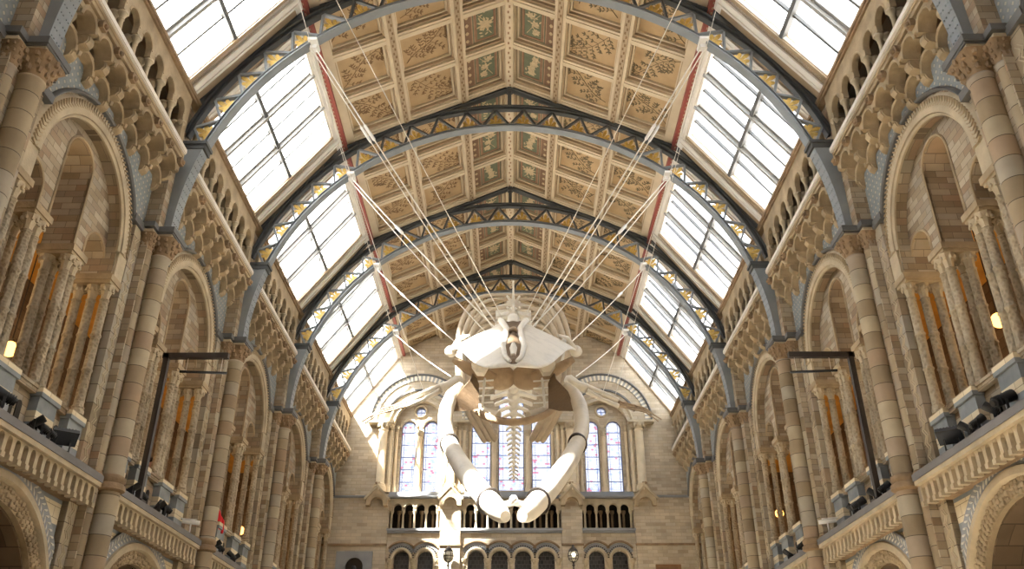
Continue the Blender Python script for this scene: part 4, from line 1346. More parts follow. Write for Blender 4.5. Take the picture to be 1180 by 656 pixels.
# lanterns
for x, w in ((-2.58, 'left'), (2.55, 'right')):
    t = thing('lantern', 'globe lantern with crown top in front of the %s end wall pier' % w, 'lantern', (x, YW - 0.5, 6.0), (0, 0, 0), 'end wall lanterns')
    mb = MB()
    mb.lathe(x, YW - 0.5, [(0.03, 6.0), (0.03, 8.1), (0.07, 8.14), (0.03, 8.18), (0.04, 8.24), (0.1, 8.28)], 10)
    mb.box(x - 0.03, x + 0.03, YW - 0.5, YW - 0.1, 6.0, 6.06)
    part(t, 'post', mb.mesh('post', 'mast', 40))
    mb = MB(); mb.lathe(x, YW - 0.5, [(0.08, 8.27), (0.17, 8.36), (0.205, 8.5), (0.19, 8.62), (0.14, 8.7)], 12)
    part(t, 'globe', mb.mesh('globe', 'lantern_glass', 50))
    mb = MB()
    for i in range(6):
        a = 2 * pi * i / 6
        mb.tube([(x + r * cos(a), YW - 0.5 + r * sin(a), z) for r, z in ((0.09, 8.27), (0.18, 8.36), (0.215, 8.5), (0.2, 8.62), (0.15, 8.7))], 0.012, 5)
    mb.lathe(x, YW - 0.5, [(0.15, 8.69), (0.2, 8.7), (0.18, 8.74), (0.12, 8.82), (0.06, 8.86), (0.02, 8.96), (0, 8.97)], 12)
    for z, r in ((8.5, 0.215), (8.38, 0.19)):
        mb.lathe(x, YW - 0.5, [(r - 0.012, z - 0.012), (r + 0.012, z - 0.012), (r + 0.012, z + 0.012), (r - 0.012, z + 0.012)], 12)
    part(t, 'cage', mb.mesh('cage', 'mast', 40))
    if x > 0:
        mb = MB(); mb.blob((x, YW - 0.72, 8.52), 0.07, 6)
        part(t, 'bulb', mb.mesh('bulb', 'lamp_on', 50))
mb = MB()
mb.prism(fe, outer, -6.6, -6.3)
mb.box(-8.0, -7.65, -6.4, 4.7, 0, 15.0); mb.box(7.65, 8.0, -6.4, 4.7, 0, 15.0)
struct('wall_front', mb.mesh('wall_front', 'stone', 30), 'stone walls round the camera end of the hall')
mb = MB()
mb.box(-13, 13, -12, 40, -0.3, 0)
struct('floor', mb.mesh('floor', 'floor', 30), 'pale terrazzo hall floor')

# ------------------------------------------------------------------ whale skeleton
WX = 0.11
W = thing('whale_skeleton', 'pale whale skeleton hanging from cables with its jaws open towards the camera', 'skeleton', (WX, 18.5, 9.5))
def wpart(name, mb, mat, smooth=60, parent=None, label=None, subdiv=0):
    me = mb.mesh(name, mat, smooth)
    o = part(parent or W, name, me, sub=parent is not None, label=label)
    if subdiv:
        md = o.modifiers.new('smooth', 'SUBSURF'); md.levels = subdiv; md.render_levels = subdiv
    return o
# skull: lofted rostrum and frontal wings   (Y, Z, half width, droop at the edge, thickness over, under, groove)
ST = [(19.5, 10.3, 0.45, 0.1, 0.2, 0.5, 0), (19.1, 10.45, 0.9, 0.3, 0.12, 0.4, 0), (18.8, 10.48, 1.3, 0.5, 0.1, 0.25, 0.0),
      (18.55, 10.45, 1.52, 0.68, 0.08, 0.14, 0.12), (18.3, 10.33, 1.42, 0.62, 0.09, 0.13, 0.24), (17.8, 10.08, 1.28, 0.58, 0.1, 0.12, 0.3), (17.2, 9.74, 1.16, 0.54, 0.1, 0.12, 0.26),
      (16.6, 9.34, 1.05, 0.47, 0.09, 0.11, 0.14), (16.0, 8.9, 0.92, 0.38, 0.08, 0.1, 0.14), (15.4, 8.42, 0.76, 0.28, 0.08, 0.1, 0.16), (15.0, 8.08, 0.6, 0.19, 0.07, 0.09, 0.18),
      (14.75, 7.88, 0.44, 0.11, 0.06, 0.08, 0.14), (14.6, 7.78, 0.24, 0.04, 0.05, 0.06, 0.08), (14.55, 7.74, 0.1, 0.01, 0.03, 0.04, 0)]
mb = MB()
rings = []
for Y, Z, w, dr, tp, bt, gr in ST:
    ring = []
    n = 40
    for i in range(n):
        a = 2 * pi * i / n
        x = w * cos(a)
        e = abs(cos(a))
        h = (tp if sin(a) > 0 else bt) * (abs(sin(a)) ** 0.8) * (1 if sin(a) > 0 else -1)
        h -= dr * e ** 1.35
        if sin(a) > 0 and gr:
            h += 0.06 * math.exp(-((abs(x) - 0.24) / 0.1) ** 2) - gr * math.exp(-(x / 0.11) ** 4)
        ring.append((WX + x, Y, Z + h))
    rings.append(ring)
mb.sweep(rings)
skull = wpart('skull', mb, 'bone', 60, None, None, 1)
mb = MB()
def skz(y):
    q = sorted((a[0], a[1], a[4]) for a in ST)
    for (y0, z0, t0), (y1, z1, t1) in zip(q, q[1:]):
        if y <= y1:
            k = (y - y0) / (y1 - y0)
            return z0 + t0 + (z1 + t1 - z0 - t0) * k
rr = []
for Y, hw in ((18.45, 0.2), (18.1, 0.22), (17.6, 0.2), (17.1, 0.12), (16.7, 0.06), (16.3, 0.05), (15.95, 0.09), (15.5, 0.15), (15.15, 0.15), (14.9, 0.1), (14.66, 0.04)):
    z = skz(Y) + 0.02
    rr.append([(WX - hw, Y, z - 0.12), (WX - hw, Y, z - 0.02), (WX, Y, z + 0.012), (WX + hw, Y, z - 0.02), (WX + hw, Y, z - 0.12)])
mb.sweep(rr)
wpart('nasal_groove', mb, 'bone_dark', 40, skull, 'dark slot down the middle of the skull')  # dark strip laid in the groove as painted shade
mb = MB()
mb.tube([(WX, 15.5, skz(15.5) + 0.01), (WX, 15.2, skz(15.2) + 0.04), (WX, 14.85, skz(14.85) + 0.03)], [0.04, 0.075, 0.05], 8)
wpart('premaxilla_tip', mb, 'bone', 60, skull)
for s in (-1, 1):
    mb = MB()
    mb.tube([(WX + s * x, y, skz(y) + z) for x, y, z in ((0.25, 18.5, 0.02), (0.3, 18.0, 0.03), (0.24, 17.3, 0.02), (0.14, 16.6, 0.01), (0.16, 16.0, 0.0), (0.21, 15.4, 0.0), (0.16, 14.9, 0.0), (0.06, 14.62, 0.0))], [0.05, 0.07, 0.07, 0.06, 0.06, 0.06, 0.05, 0.03], 10)
    wpart('premaxilla', mb, 'bone', 60, skull)
mb = MB()
rr = []
for k, (Y, Z, w, h) in enumerate(((18.5, 10.52, 0.15, 0.12), (18.1, 10.38, 0.14, 0.16), (17.7, 10.16, 0.12, 0.12), (17.6, 10.05, 0.1, 0.08))):
    rr.append([(WX + w * a, Y, Z + h * b) for a, b in ((-1, -1.4), (-1, 0.4), (-0.6, 0.9), (0, 1), (0.6, 0.9), (1, 0.4), (1, -1.4))])
mb.sweep(rr)
wpart('nasal_bone', mb, 'bone', 30, skull)
mb = MB()
mb.blob((WX, 16.35, skz(16.35) + 0.03), 0.1, 7, 0, 1.2, 0.8)
wpart('vomer', mb, 'bone_brown', 60, skull, 'yellowish bone in the middle groove of the skull')
for s in (-1, 1):
    mb = MB()
    mb.blob((WX + s * 1.47, 18.62, 9.8), 0.15, 8, 0, 0.6, 1.0)
    mb.tube([(WX + s * 1.5, 18.7, 9.8), (WX + s * 1.25, 18.2, 9.95), (WX + s * 1.0, 17.5, 9.7)], [0.07, 0.05, 0.03], 8)
    wpart('orbital_process', mb, 'bone', 60, skull)
    mb = MB()
    mb.tube([(WX + s * 1.42, 18.9, 9.72), (WX + s * 1.1, 18.9, 9.5), (WX + s * 0.75, 18.8, 9.3), (WX + s * 0.45, 18.9, 9.2)], [0.08, 0.14, 0.18, 0.16], 12, 0, 0.8)
    wpart('squamosal', mb, 'bone_brown', 60, skull, 'tan bone under the skull wing')
    mb = MB()
    mb.prism(lambda u, v, w: (WX + s * (0.72 + u), 18.3 + w - 0.2 * v, 9.27 + v), [(-0.2, 0.12), (-0.05, -0.17), (0.12, -0.16), (0.24, 0.02), (0.2, 0.16), (0.0, 0.19)], -0.12, 0.12)
    wpart('jaw_joint', mb, 'bone', 60, skull)
    mb = MB()
    mb.blob((WX + s * 0.33, 19.25, 9.4), 0.4, 10, 0, 0.7, 0.8)
    wpart('occipital_lobe', mb, 'bone_brown', 60, skull, 'brown rounded bone under the back of the skull')
# lower jaws
JP = [(1.2, 18.5, 8.88), (1.3, 18.35, 8.68), (1.39, 18.0, 8.38), (1.43, 17.4, 7.86), (1.34, 16.5, 7.1), (1.1, 15.7, 6.42), (0.8, 15.0, 5.82), (0.5, 14.35, 5.3), (0.25, 13.85, 4.93), (0.13, 13.62, 4.78)]
JR = [0.1, 0.15, 0.17, 0.175, 0.18, 0.195, 0.21, 0.21, 0.19, 0.1]
def spline(P, n):
    out = []
    k = len(P)
    for i in range(k - 1):
        p0, p1, p2, p3 = (Vector(P[max(i - 1, 0)]), Vector(P[i]), Vector(P[i + 1]), Vector(P[min(i + 2, k - 1)]))
        for j in range(n):
            t = j / n
            out.append(0.5 * ((2 * p1) + (p2 - p0) * t + (2 * p0 - 5 * p1 + 4 * p2 - p3) * t * t + (3 * p1 - p0 - 3 * p2 + p3) * t ** 3))
    out.append(Vector(P[-1]))
    return out
def spl1(P, n):
    return [v.x for v in spline([(p, 0, 0) for p in P], n)]
for s in (-1, 1):
    pts = [(WX + s * x, y, z) for x, y, z in JP]
    sp, sr = spline(pts, 6), spl1(JR, 6)
    mb = MB(); mb.tube(sp, sr, 16, 0, 0.86)
    jaw = wpart('lower_jaw', mb, 'bone', 60, None, '%s curved jawbone' % SN[s])
    for i in (27, 44):
        mb = MB()
        d = (sp[i + 1] - sp[i - 1]).normalized()
        u = (Vector((0, 0, 1)) - d * d.z).normalized(); b = d.cross(u)
        rings = []
        for k in range(25):
            a = 2 * pi * k / 24
            o = (u * cos(a) + b * sin(a) * 0.88)
            rings.append([tuple(sp[i] + o * (sr[i] + q) + d * w) for q, w in ((-0.02, -0.03), (0.025, -0.03), (0.025, 0.03), (-0.02, 0.03))])
        mb.sweep(rings)
        wpart('steel_strap', mb, 'mast', 40, jaw, 'dark strap round the jawbone')
    mb = MB()
    for i in (15, 19, 23, 31, 36):
        q = sp[i] + Vector((-s * -0.02, -sr[i] * 0.93, sr[i] * 0.25))
        mb.blob(q, 0.025, 5)
    wpart('bolt_heads', mb, 'mast', 40, jaw)
    mb = MB()                                                                  # thin coronoid plate, its shaded side put into the brown colour
    A = [Vector((WX + s * 0.93, 18.85, 9.45)), Vector((WX + s * 0.98, 18.6, 9.1)), Vector((WX + s * 1.2, 18.1, 8.6)), Vector((WX + s * 1.36, 17.6, 7.95)), Vector((WX + s * 1.0, 18.0, 8.1)), Vector((WX + s * 0.78, 18.4, 8.3)), Vector((WX + s * 0.8, 18.7, 9.0))]
    o = Vector((0.02 * s, 0.07, 0.02))
    k = len(A)
    cA = sum(A, Vector()) / k
    mb.add([p for p in A] + [p + o for p in A] + [cA, cA + o],
           [(i, (i + 1) % k, 2 * k) for i in range(k)] + [(i + k, 2 * k + 1, (i + 1) % k + k) for i in range(k)] + [(i, i + k, (i + 1) % k + k, (i + 1) % k) for i in range(k)])
    wpart('coronoid_plate', mb, 'bone_dark', 60, jaw, 'brown triangular plate at the back of the jawbone')
mb = MB()
mb.tube([(WX - 0.2, 13.75, 4.98), (WX, 13.68, 5.02), (WX + 0.2, 13.75, 4.98)], [0.05, 0.06, 0.05], 8)
mb.blob((WX, 13.62, 5.05), 0.07, 6)
wpart('jaw_tip_link', mb, 'white', 60)
# spine
def spz(y):
    P = [(19.3, 10.55), (20.0, 11.75), (21.0, 12.15), (22.5, 12.45), (24.5, 12.6), (26.5, 12.55), (28.5, 12.3), (30.5, 11.95), (32.5, 11.6), (34.5, 11.2)]
    for (a, b), (c, d) in zip(P, P[1:]):
        if y <= c:
            return b + (d - b) * (y - a) / (c - a)
    return P[-1][1]
mb = MB()
mb.tube([(0, -0.13, 0), (0, -0.11, 0), (0, 0, 0), (0, 0.11, 0), (0, 0.13, 0)], [0.14, 0.17, 0.14, 0.17, 0.14], 12)
mb.sweep([[(x, y, z) for x, y in ((-0.03, -0.07), (0.03, -0.07), (0.03, 0.07), (-0.03, 0.07))] if False else
          [(-w, y - l, z), (w, y - l, z), (w, y + l, z), (-w, y + l, z)] for z, y, l, w in ((0.1, 0, 0.09, 0.05), (0.3, 0.06, 0.1, 0.03), (0.55, 0.14, 0.1, 0.025), (0.62, 0.16, 0.06, 0.02))])
for s in (-1, 1):
    mb.sweep([[(x, y - l, z - w), (x, y + l, z - w), (x, y + l, z + w), (x, y - l, z + w)] for x, y, z, l, w in
              ((s * 0.1, 0, 0, 0.09, 0.05), (s * 0.3, 0.03, -0.04, 0.08, 0.03), (s * 0.52, 0.09, -0.1, 0.1, 0.025), (s * 0.56, 0.1, -0.11, 0.06, 0.02))])
    mb.tube([(s * 0.1, 0, 0.1), (s * 0.2, -0.1, 0.26)], [0.05, 0.03], 6)
vert = mb.mesh('vertebra', 'bone', 45)
y = 19.45
while y < 34.6:
    if y < 22: sc = 0.8 + 0.1 * (y - 19.45) / 2.5
    elif y < 28: sc = 0.95 + 0.2 * (y - 22) / 6
    else: sc = max(0.6, 1.15 - 0.6 * (y - 28) / 6.4)
    tilt = math.atan2(spz(y + 0.3) - spz(y - 0.3), 0.6)
    wx = sc if y < 28 else sc * max(0.55, 1.25 - 0.35 * (y - 28))
    part(W, 'vertebra', vert, (WX, y, spz(y)), (tilt, 0, 0), scale=(wx, sc * 1.1, sc * (1.15 if y < 23 else 1)))
    y += 0.31 * sc + (0.07 if y < 28 else 0.14)
# ribs
for i in range(11):
    y0 = 19.9 + 0.5 * i
    z0 = spz(y0)
    a = (0.98, 1.16, 1.32, 1.44, 1.46, 1.42, 1.36, 1.28, 1.18, 1.08, 0.98)[i]
    H = (3.2, 3.4, 3.5, 3.4, 3.2, 3.0, 2.8, 2.55, 2.3, 2.1, 1.9)[i]
    end = (2.95, 2.85, 2.72, 2.6, 2.48, 2.4, 2.3, 2.2, 2.1, 2.0, 1.9)[i]
    for s in (-1, 1):
        K = [(0.03, 0.02), (0.5, -0.02), (0.86, 0.14), (1.0, 0.36), (0.93, 0.58), (0.68, 0.79), (0.36, 0.97), (0.24, 1.03)]
        m = min(i, 3)
        K[5:] = [(0.7 + 0.06 * m, 0.77 - 0.03 * m), (0.42 + 0.13 * m, 0.93 - 0.05 * m), (0.29 + 0.15 * m, 1.0 - 0.055 * m)]
        P = spline([(WX + s * a * u, y0 + 0.65 * v, z0 - H * v) for u, v in K], 4)
        if i < 3:                                                              # the front ribs hang down to free slanting ends
            P = spline([(WX + s * (x + 0.13 * i), y0 - 0.35 * i + dy, z) for x, dy, z in ((0.03 - 0.13 * i, 0, z0), (0.5, 0.05, z0), (0.92, 0.1, z0 - 0.35), (1.15, 0.15, z0 - 1.1),
                        (1.1, 0.2, 9.7), (0.88, 0.25, 9.0), (0.62, 0.3, 8.5 + 0.02 * i), (0.42, 0.3, 8.12 + 0.04 * i))], 4)
        P = P[:len(P) - (0, 0, 0, 4, 9, 9, 9, 9, 10, 10, 11)[i]]
        Q = [0.045 + (0.04 if i < 3 else 0.03) * min(1, k / 14) for k in range(len(P))]; Q[-1] = 0.05
        mb = MB(); mb.tube(P, Q, 10, 0, 0.6)
        wpart('rib', mb, 'rib_bone', 60)
# throat bones
mb = MB()
mb.tube(spline([(WX - 1.0, 19.1, 8.75), (WX - 0.7, 18.7, 8.25), (WX, 18.4, 7.98), (WX + 0.7, 18.7, 8.25), (WX + 1.1, 19.1, 8.8)], 6), 0.085, 10, 0, 0.8)
wpart('throat_bone', mb, 'bone_brown', 60, None, 'brown bow shaped throat bone')
for s in (-1, 1):
    mb = MB()
    mb.tube(spline([(WX + s * 0.95, 19.3, 8.9), (WX + s * 0.75, 19.0, 8.5), (WX + s * 0.35, 18.8, 8.25)], 5), spl1([0.06, 0.1, 0.13], 5), 10)
    wpart('throat_side_bone', mb, 'bone', 60)
    mb = MB()
    x = WX + s * 0.66
    mb.tube([(x, 18.75, 9.25), (x + s * 0.06, 18.75, 8.45)], 0.03, 8)
    for k in range(4):
        z = 9.1 - 0.18 * k
        mb.tube([(x - 0.2, 18.76, z), (x + 0.2, 18.76, z + 0.03)], 0.022, 6)
    wpart('support_rods', mb, 'white', 60, None, 'white rods behind the jaw')
    # flipper
    FP = [(1.38, 20.0, 9.62), (1.8, 20.0, 9.4), (2.6, 20.3, 9.13), (3.3, 20.55, 9.05)] if s > 0 else [(1.38, 20.0, 9.62), (1.8, 20.0, 9.42), (2.65, 20.3, 9.13), (3.4, 20.6, 9.02)]
    P = [Vector((WX + s * x, yy, z)) for x, yy, z in FP]
    mb = MB()
    mb.tube([P[0] - Vector((s * 0.1, 0, -0.05)), P[0], (P[0] + P[1]) / 2, P[1]], [0.08, 0.15, 0.1, 0.13], 12)
    fl = wpart('flipper', mb, 'bone', 60, None, '%s flipper stretched out sideways' % SN[s])
    for q in (-1, 1):
        mb = MB()
        o = Vector((0, 0.0, 0.075 * q))
        mb.tube([P[1] + o * 0.8, (P[1] + P[2]) / 2 + o * 1.3, P[2] + o], [0.07, 0.05, 0.065], 10)
        wpart('forearm_bone', mb, 'bone', 60, fl)
    for q in range(3):
        mb = MB()
        e = P[3] + Vector((s * (0.42 - 0.08 * abs(q - 1)), 0.15, -0.26 + 0.05 * q))
        b = P[2] + Vector((0, 0, -0.07 + 0.06 * q))
        for k in range(5):
            t0, t1 = k / 5 + 0.006, (k + 1) / 5 - 0.006
            def at(t):
                return b.lerp(P[3] + Vector((0, 0, -0.06 + 0.05 * q)), t * 1.5) if t < 0.66 else (P[3] + Vector((0, 0, -0.06 + 0.05 * q))).lerp(e, (t - 0.66) / 0.34)
            g = 1 - 0.13 * k; mb.tube([at(t0), at((t0 + t1) / 2), at(t1)], [0.04 * g, 0.03 * g, 0.038 * g], 8)
        wpart('digit', mb, 'bone_brown', 60, fl)
    mb = MB()                                                                  # shoulder blade fan
    fan = [(0.0, 0.0), (0.32, 0.5), (0.12, 0.68), (-0.12, 0.7), (-0.36, 0.55), (-0.2, 0.1)]
    c0 = Vector((WX + s * 1.22, 20.05, 10.15))
    mb.prism(lambda u, v, w: tuple(c0 + Vector((s * (0.1 * v - 0.05 * u) + w * s, 0.55 * u, v * 0.95 + u * 0.1))), fan, -0.03, 0.04)
    wpart('shoulder_blade', mb, 'bone_grey', 60)

# ------------------------------------------------------------------ suspension cables
def brk(s, k):
    x, z = lowpt(math.asin(4.72 / RL))
    return Vector((s * x, PIERS[k], z - 0.12))
ORD = {1: 'nearest', 2: 'second', 3: 'third', 4: 'fourth', 5: 'last'}
def cable(s, k, end, r, what, tb=None, dx=0.0):
    r *= 0.8
    a = brk(s, k) + Vector((dx, 0, 0)); b = Vector(end)
    mb = MB()
    n = 10
    mb.tube([a.lerp(b, i / n) - Vector((0, 0, 0.25 * (i / n) * (1 - i / n))) for i in range(n + 1)], r, 6)
    o = single('suspension_cable', mb.mesh('suspension_cable', 'cable', 60),
               'steel cable from %s %s arch bracket to %s' % (ORD[k], SN[s], what), 'cable', group='suspension cables of the whale')
    if tb:
        mb = MB()
        c0, c1 = a.lerp(b, tb - 0.03) - Vector((0, 0, 0.06)), a.lerp(b, tb + 0.03) - Vector((0, 0, 0.06))
        mb.tube([c0, c0.lerp(c1, 0.1), c0.lerp(c1, 0.9), c1], [r, r * 2.4, r * 2.4, r], 8)
        part(o, 'turnbuckle', mb.mesh('turnbuckle', 'white', 50), sub=True)
for s in (-1, 1):
    cable(s, 2, (WX + s * 0.42, 18.9, 10.66), 0.022, 'the skull top, inner line', 0.3, -s * 0.05)
    cable(s, 2, (WX + s * 0.5, 19.1, 10.62), 0.018, 'the skull top, outer line', 0.3, s * 0.05)
    cable(s, 3, (WX + s * 0.35, 19.3, 10.62), 0.024, 'the back of the skull, inner line', 0.36, -s * 0.05)
    cable(s, 3, (WX + s * 0.6, 19.5, 10.6), 0.018, 'the back of the skull, outer line', None, s * 0.05)
    cable(s, 1, (WX + s * 0.2, 19.0, 10.72), 0.012, 'the middle of the skull')
    cable(s, 4, (WX + s * 1.28, 18.75, 10.0), 0.02, 'the skull wing', 0.4)
    cable(s, 5, (WX + s * 1.55, 20.0, 9.72), 0.02, 'the shoulder of the flipper', None)
    cable(s, 2, (WX + s * 2.2, 20.15, 9.3), 0.01, 'the forearm of the flipper', None, s * 0.1)
    cable(s, 1, (WX + s * 2.5, 20.3, 9.2), 0.008, 'the wrist of the flipper', None)

# ------------------------------------------------------------------ lighting masts, spotlights, cameras
for s in (-1, 1):
    x0, y0 = s * 7.42, 17.26
    t = thing('lighting_mast', 'dark inverted L lighting mast standing on the %s balcony ledge' % SN[s], 'lighting mast', (x0, y0, 5.93), (0, 0, 0), 'lighting masts')
    B = lambda mb, a, b, c, d, e, f_: mb.box(*sorted((a, b)), c, d, e, f_)
    mb = MB(); B(mb, x0 - 0.055, x0 + 0.055, y0 - 0.055, y0 + 0.055, 5.93, 9.16); B(mb, x0 - 0.12, x0 + 0.12, y0 - 0.12, y0 + 0.12, 5.93, 5.97)
    part(t, 'pole', mb.mesh('pole', 'mast', 30))
    mb = MB(); B(mb, s * 7.5, s * 6.08, y0 - 0.055, y0 + 0.055, 9.04, 9.16)
    part(t, 'arm', mb.mesh('arm', 'mast', 30))
    mb = MB(); mb.tube([(s * 7.08, y0, 8.74), (s * 6.06, y0, 8.7)], 0.03, 8)
    lb = part(t, 'lamp_bar', mb.mesh('lamp_bar', 'black', 40))
    mb = MB()
    for x in (6.95, 6.2):
        mb.tube([(s * x, y0, 8.7), (s * x, y0, 9.06)], 0.006, 5)
    part(lb, 'hanging_wire', mb.mesh('hanging_wire', 'cable', 40), sub=True)
def spot(x, y, z, s, tilt, yaw, size, where):
    size *= 0.72
    t = thing('spotlight', 'small black spotlight on the %s' % where, 'spotlight', (x, y, z), (0, 0, 0), 'spotlights on the balcony ledges')
    mb = MB()
    mb.lathe(0, 0, [(0.06, 0), (0.06, 0.02), (0.015, 0.03), (0.015, 0.09), (0, 0.09)], 10)
    part(t, 'base', mb.mesh('base', 'black', 40), sub=True)
    mb = MB()
    mb.box(-0.085 * size, -0.07 * size, -0.02, 0.02, 0.07, 0.24); mb.box(0.07 * size, 0.085 * size, -0.02, 0.02, 0.07, 0.24); mb.box(-0.085 * size, 0.085 * size, -0.02, 0.02, 0.07, 0.09)
    part(t, 'yoke', mb.mesh('yoke', 'black', 30), rot=(0, 0, yaw), sub=True)
    mb = MB()
    mb.lathe(0, 0, [(0.0, -0.15), (0.045, -0.15), (0.055, -0.1), (0.065, -0.02), (0.075, 0.1), (0.075, 0.16), (0.066, 0.16), (0.06, 0.11), (0, 0.11)], 14)
    for k in range(4):
        mb.lathe(0, 0, [(0.05, -0.12 + 0.03 * k), (0.072, -0.118 + 0.03 * k), (0.072, -0.108 + 0.03 * k), (0.05, -0.106 + 0.03 * k)], 14)
    b = part(t, 'lamp_head', mb.mesh('lamp_head', 'black', 40), (0, 0, 0.2 * size + 0.02), (tilt, 0, yaw), sub=True, scale=(size,) * 3)
    mb = MB(); mb.lathe(0, 0, [(0, 0.118), (0.064, 0.116), (0.064, 0.122), (0, 0.124)], 14)
    part(b, 'lens', mb.mesh('lens', 'lens', 40), sub=True)
LZ = 5.93
SP = [(-1, 12.05, 1.3, 'left ledge, at the photo edge', 1.75), (-1, 13.05, -0.6, 'left ledge near the floodlight, first of three', 1.25), (-1, 13.28, 0.5, 'left ledge near the floodlight, middle of three', 1.25), (-1, 13.5, 0.9, 'left ledge right beside the floodlight', 1.2),
      (-1, 17.0, -0.7, 'left ledge just before the mast', 1.25), (-1, 17.5, 0.6, 'left ledge just behind the mast', 1.25), (-1, 18.45, -0.5, 'left ledge beyond the mast, nearer of two', 1.25), (-1, 18.75, 0.9, 'left ledge beyond the mast, farther of two', 1.6),
      (-1, 22.4, -0.6, 'third left ledge below the red jacket', 1.25), (-1, 22.75, 0.7, 'third left ledge right after the first one', 1.25), (-1, 23.8, 0.5, 'third left ledge in its middle', 1.25), (-1, 24.1, -0.4, 'third left ledge, farthest', 1.2),
      (1, 12.25, 1.2, 'right ledge, at the photo edge', 1.7), (1, 12.55, -0.5, 'right ledge beside the largest one', 1.3), (1, 13.1, 0.6, 'right ledge near the floodlight, farther from it', 1.25), (1, 13.4, -0.6, 'right ledge right beside the floodlight', 1.25),
      (1, 17.0, 0.7, 'right ledge just before the mast', 1.25), (1, 17.5, -0.5, 'right ledge just behind the mast', 1.25), (1, 18.45, 0.9, 'right ledge beyond the mast, nearer of two', 1.5), (1, 18.75, -0.4, 'right ledge beyond the mast, farther of two', 1.2),
      (1, 22.6, 0.6, 'third right ledge, nearer of two', 1.25), (1, 23.75, -0.5, 'third right ledge, farther of two', 1.3)]
for s, y, tl, wh, sz in SP:
    spot(s * 7.45, y, LZ, s, R(40) * (1 if tl > 0 else -1) + tl * 0.4, s * R(70) + tl * 0.3, sz, wh)
for s in (-1, 1):
    t = thing('floodlight', 'flat black floodlight panel tilted up on the nearest %s ledge' % SN[s], 'floodlight', (s * 7.42, 13.95, LZ), (0, 0, 0), 'floodlights')
    mb = MB()
    mb.box(-0.2, 0.2, -0.045, 0.045, -0.14, 0.14)
    for k in range(7):
        mb.box(-0.17 + 0.05 * k, -0.155 + 0.05 * k, 0.045, 0.09, -0.12, 0.12)
    p = part(t, 'lamp_box', mb.mesh('lamp_box', 'black', 30), (0, 0, 0.26), (R(50), 0, -s * R(35)), sub=True)
    mb = MB(); mb.box(-0.18, 0.18, -0.05, -0.044, -0.12, 0.12)
    part(p, 'glass_front', mb.mesh('glass_front', 'lens', 30), sub=True)
    mb = MB()
    mb.box(-0.08, 0.08, -0.06, 0.06, 0, 0.02); mb.box(-0.12, -0.1, -0.02, 0.02, 0.01, 0.28); mb.box(0.1, 0.12, -0.02, 0.02, 0.01, 0.28); mb.box(-0.12, 0.12, -0.02, 0.02, 0.01, 0.03)
    part(t, 'bracket', mb.mesh('bracket', 'black', 30), rot=(0, 0, -s * R(35)), sub=True)
    t = thing('security_camera', 'white security camera on the %s ledge beside a pier' % SN[s], 'camera', (s * 7.4, 20.3, LZ), (0, 0, 0), 'white cameras')
    mb = MB(); mb.lathe(0, 0, [(0.05, 0), (0.05, 0.03), (0.018, 0.04), (0.018, 0.27), (0, 0.27)], 10)
    part(t, 'stalk', mb.mesh('stalk', 'white', 40), sub=True)
    mb = MB(); mb.tube([(0, -0.2, 0.3), (0, 0.02, 0.29), (0, 0.2, 0.28)], [0.05, 0.055, 0.05], 12); mb.box(-0.065, 0.065, -0.24, 0.12, 0.345, 0.355)
    part(t, 'housing', mb.mesh('housing', 'white', 40), rot=(0, 0, s * R(70)), sub=True)

# ------------------------------------------------------------------ aisle lamps, white panel standing in for a bright window
for s in (-1, 1):
    for j, y in enumerate(BAYS[1:]):
        t = thing('pendant_lamp', 'amber globe lamp hanging in the %s gallery, %s' % (SN[s], BAYWORD[j + 1]), 'lamp', (s * 10.0, y + 2.9, 8.65 if s < 0 else 9.25), (0, 0, 0), 'gallery lamps')
        mb = MB(); mb.blob((0, 0, 0), 0.16, 10)
        part(t, 'globe', mb.mesh('globe', 'amber_on', 50), sub=True)
        mb = MB(); mb.lathe(0, 0, [(0.05, 0.14), (0.06, 0.2), (0.012, 0.22), (0.012, 3.3), (0.0, 3.3)], 8)
        part(t, 'rod', mb.mesh('rod', 'mast', 40), sub=True)
        ld = bpy.data.lights.new('gallery_glow', 'POINT'); ld.energy = LAMP_W if j < 1 else LAMP_W * 0.4
        ld.color = (1.0, 0.7, 0.38); ld.shadow_soft_size = 0.3
        lo = bpy.data.objects.new('gallery_glow', ld); COL.objects.link(lo); lo.location = (s * 10.6, y + 0.4, 8.9)
t = thing('banner', 'narrow white banner with a yellow figure deep in the left gallery', 'banner', (-12.38, 26.9, 8.5))
mb = MB(); mb.box(0, 0.02, -0.35, 0.35, 0, 2.4)
part(t, 'cloth', mb.mesh('cloth', 'white', 30), sub=True)
mb = MB()
mb.prism(lambda u, v, w: (w, u, v), [(-0.16, 0.5), (0.16, 0.5), (0.1, 1.0), (0.2, 1.3), (0.06, 1.35), (0.08, 1.6), (-0.08, 1.6), (-0.06, 1.35), (-0.2, 1.2), (-0.1, 1.0)], 0.02, 0.03)
part(t, 'figure', mb.mesh('figure', 'orange', 30), sub=True)

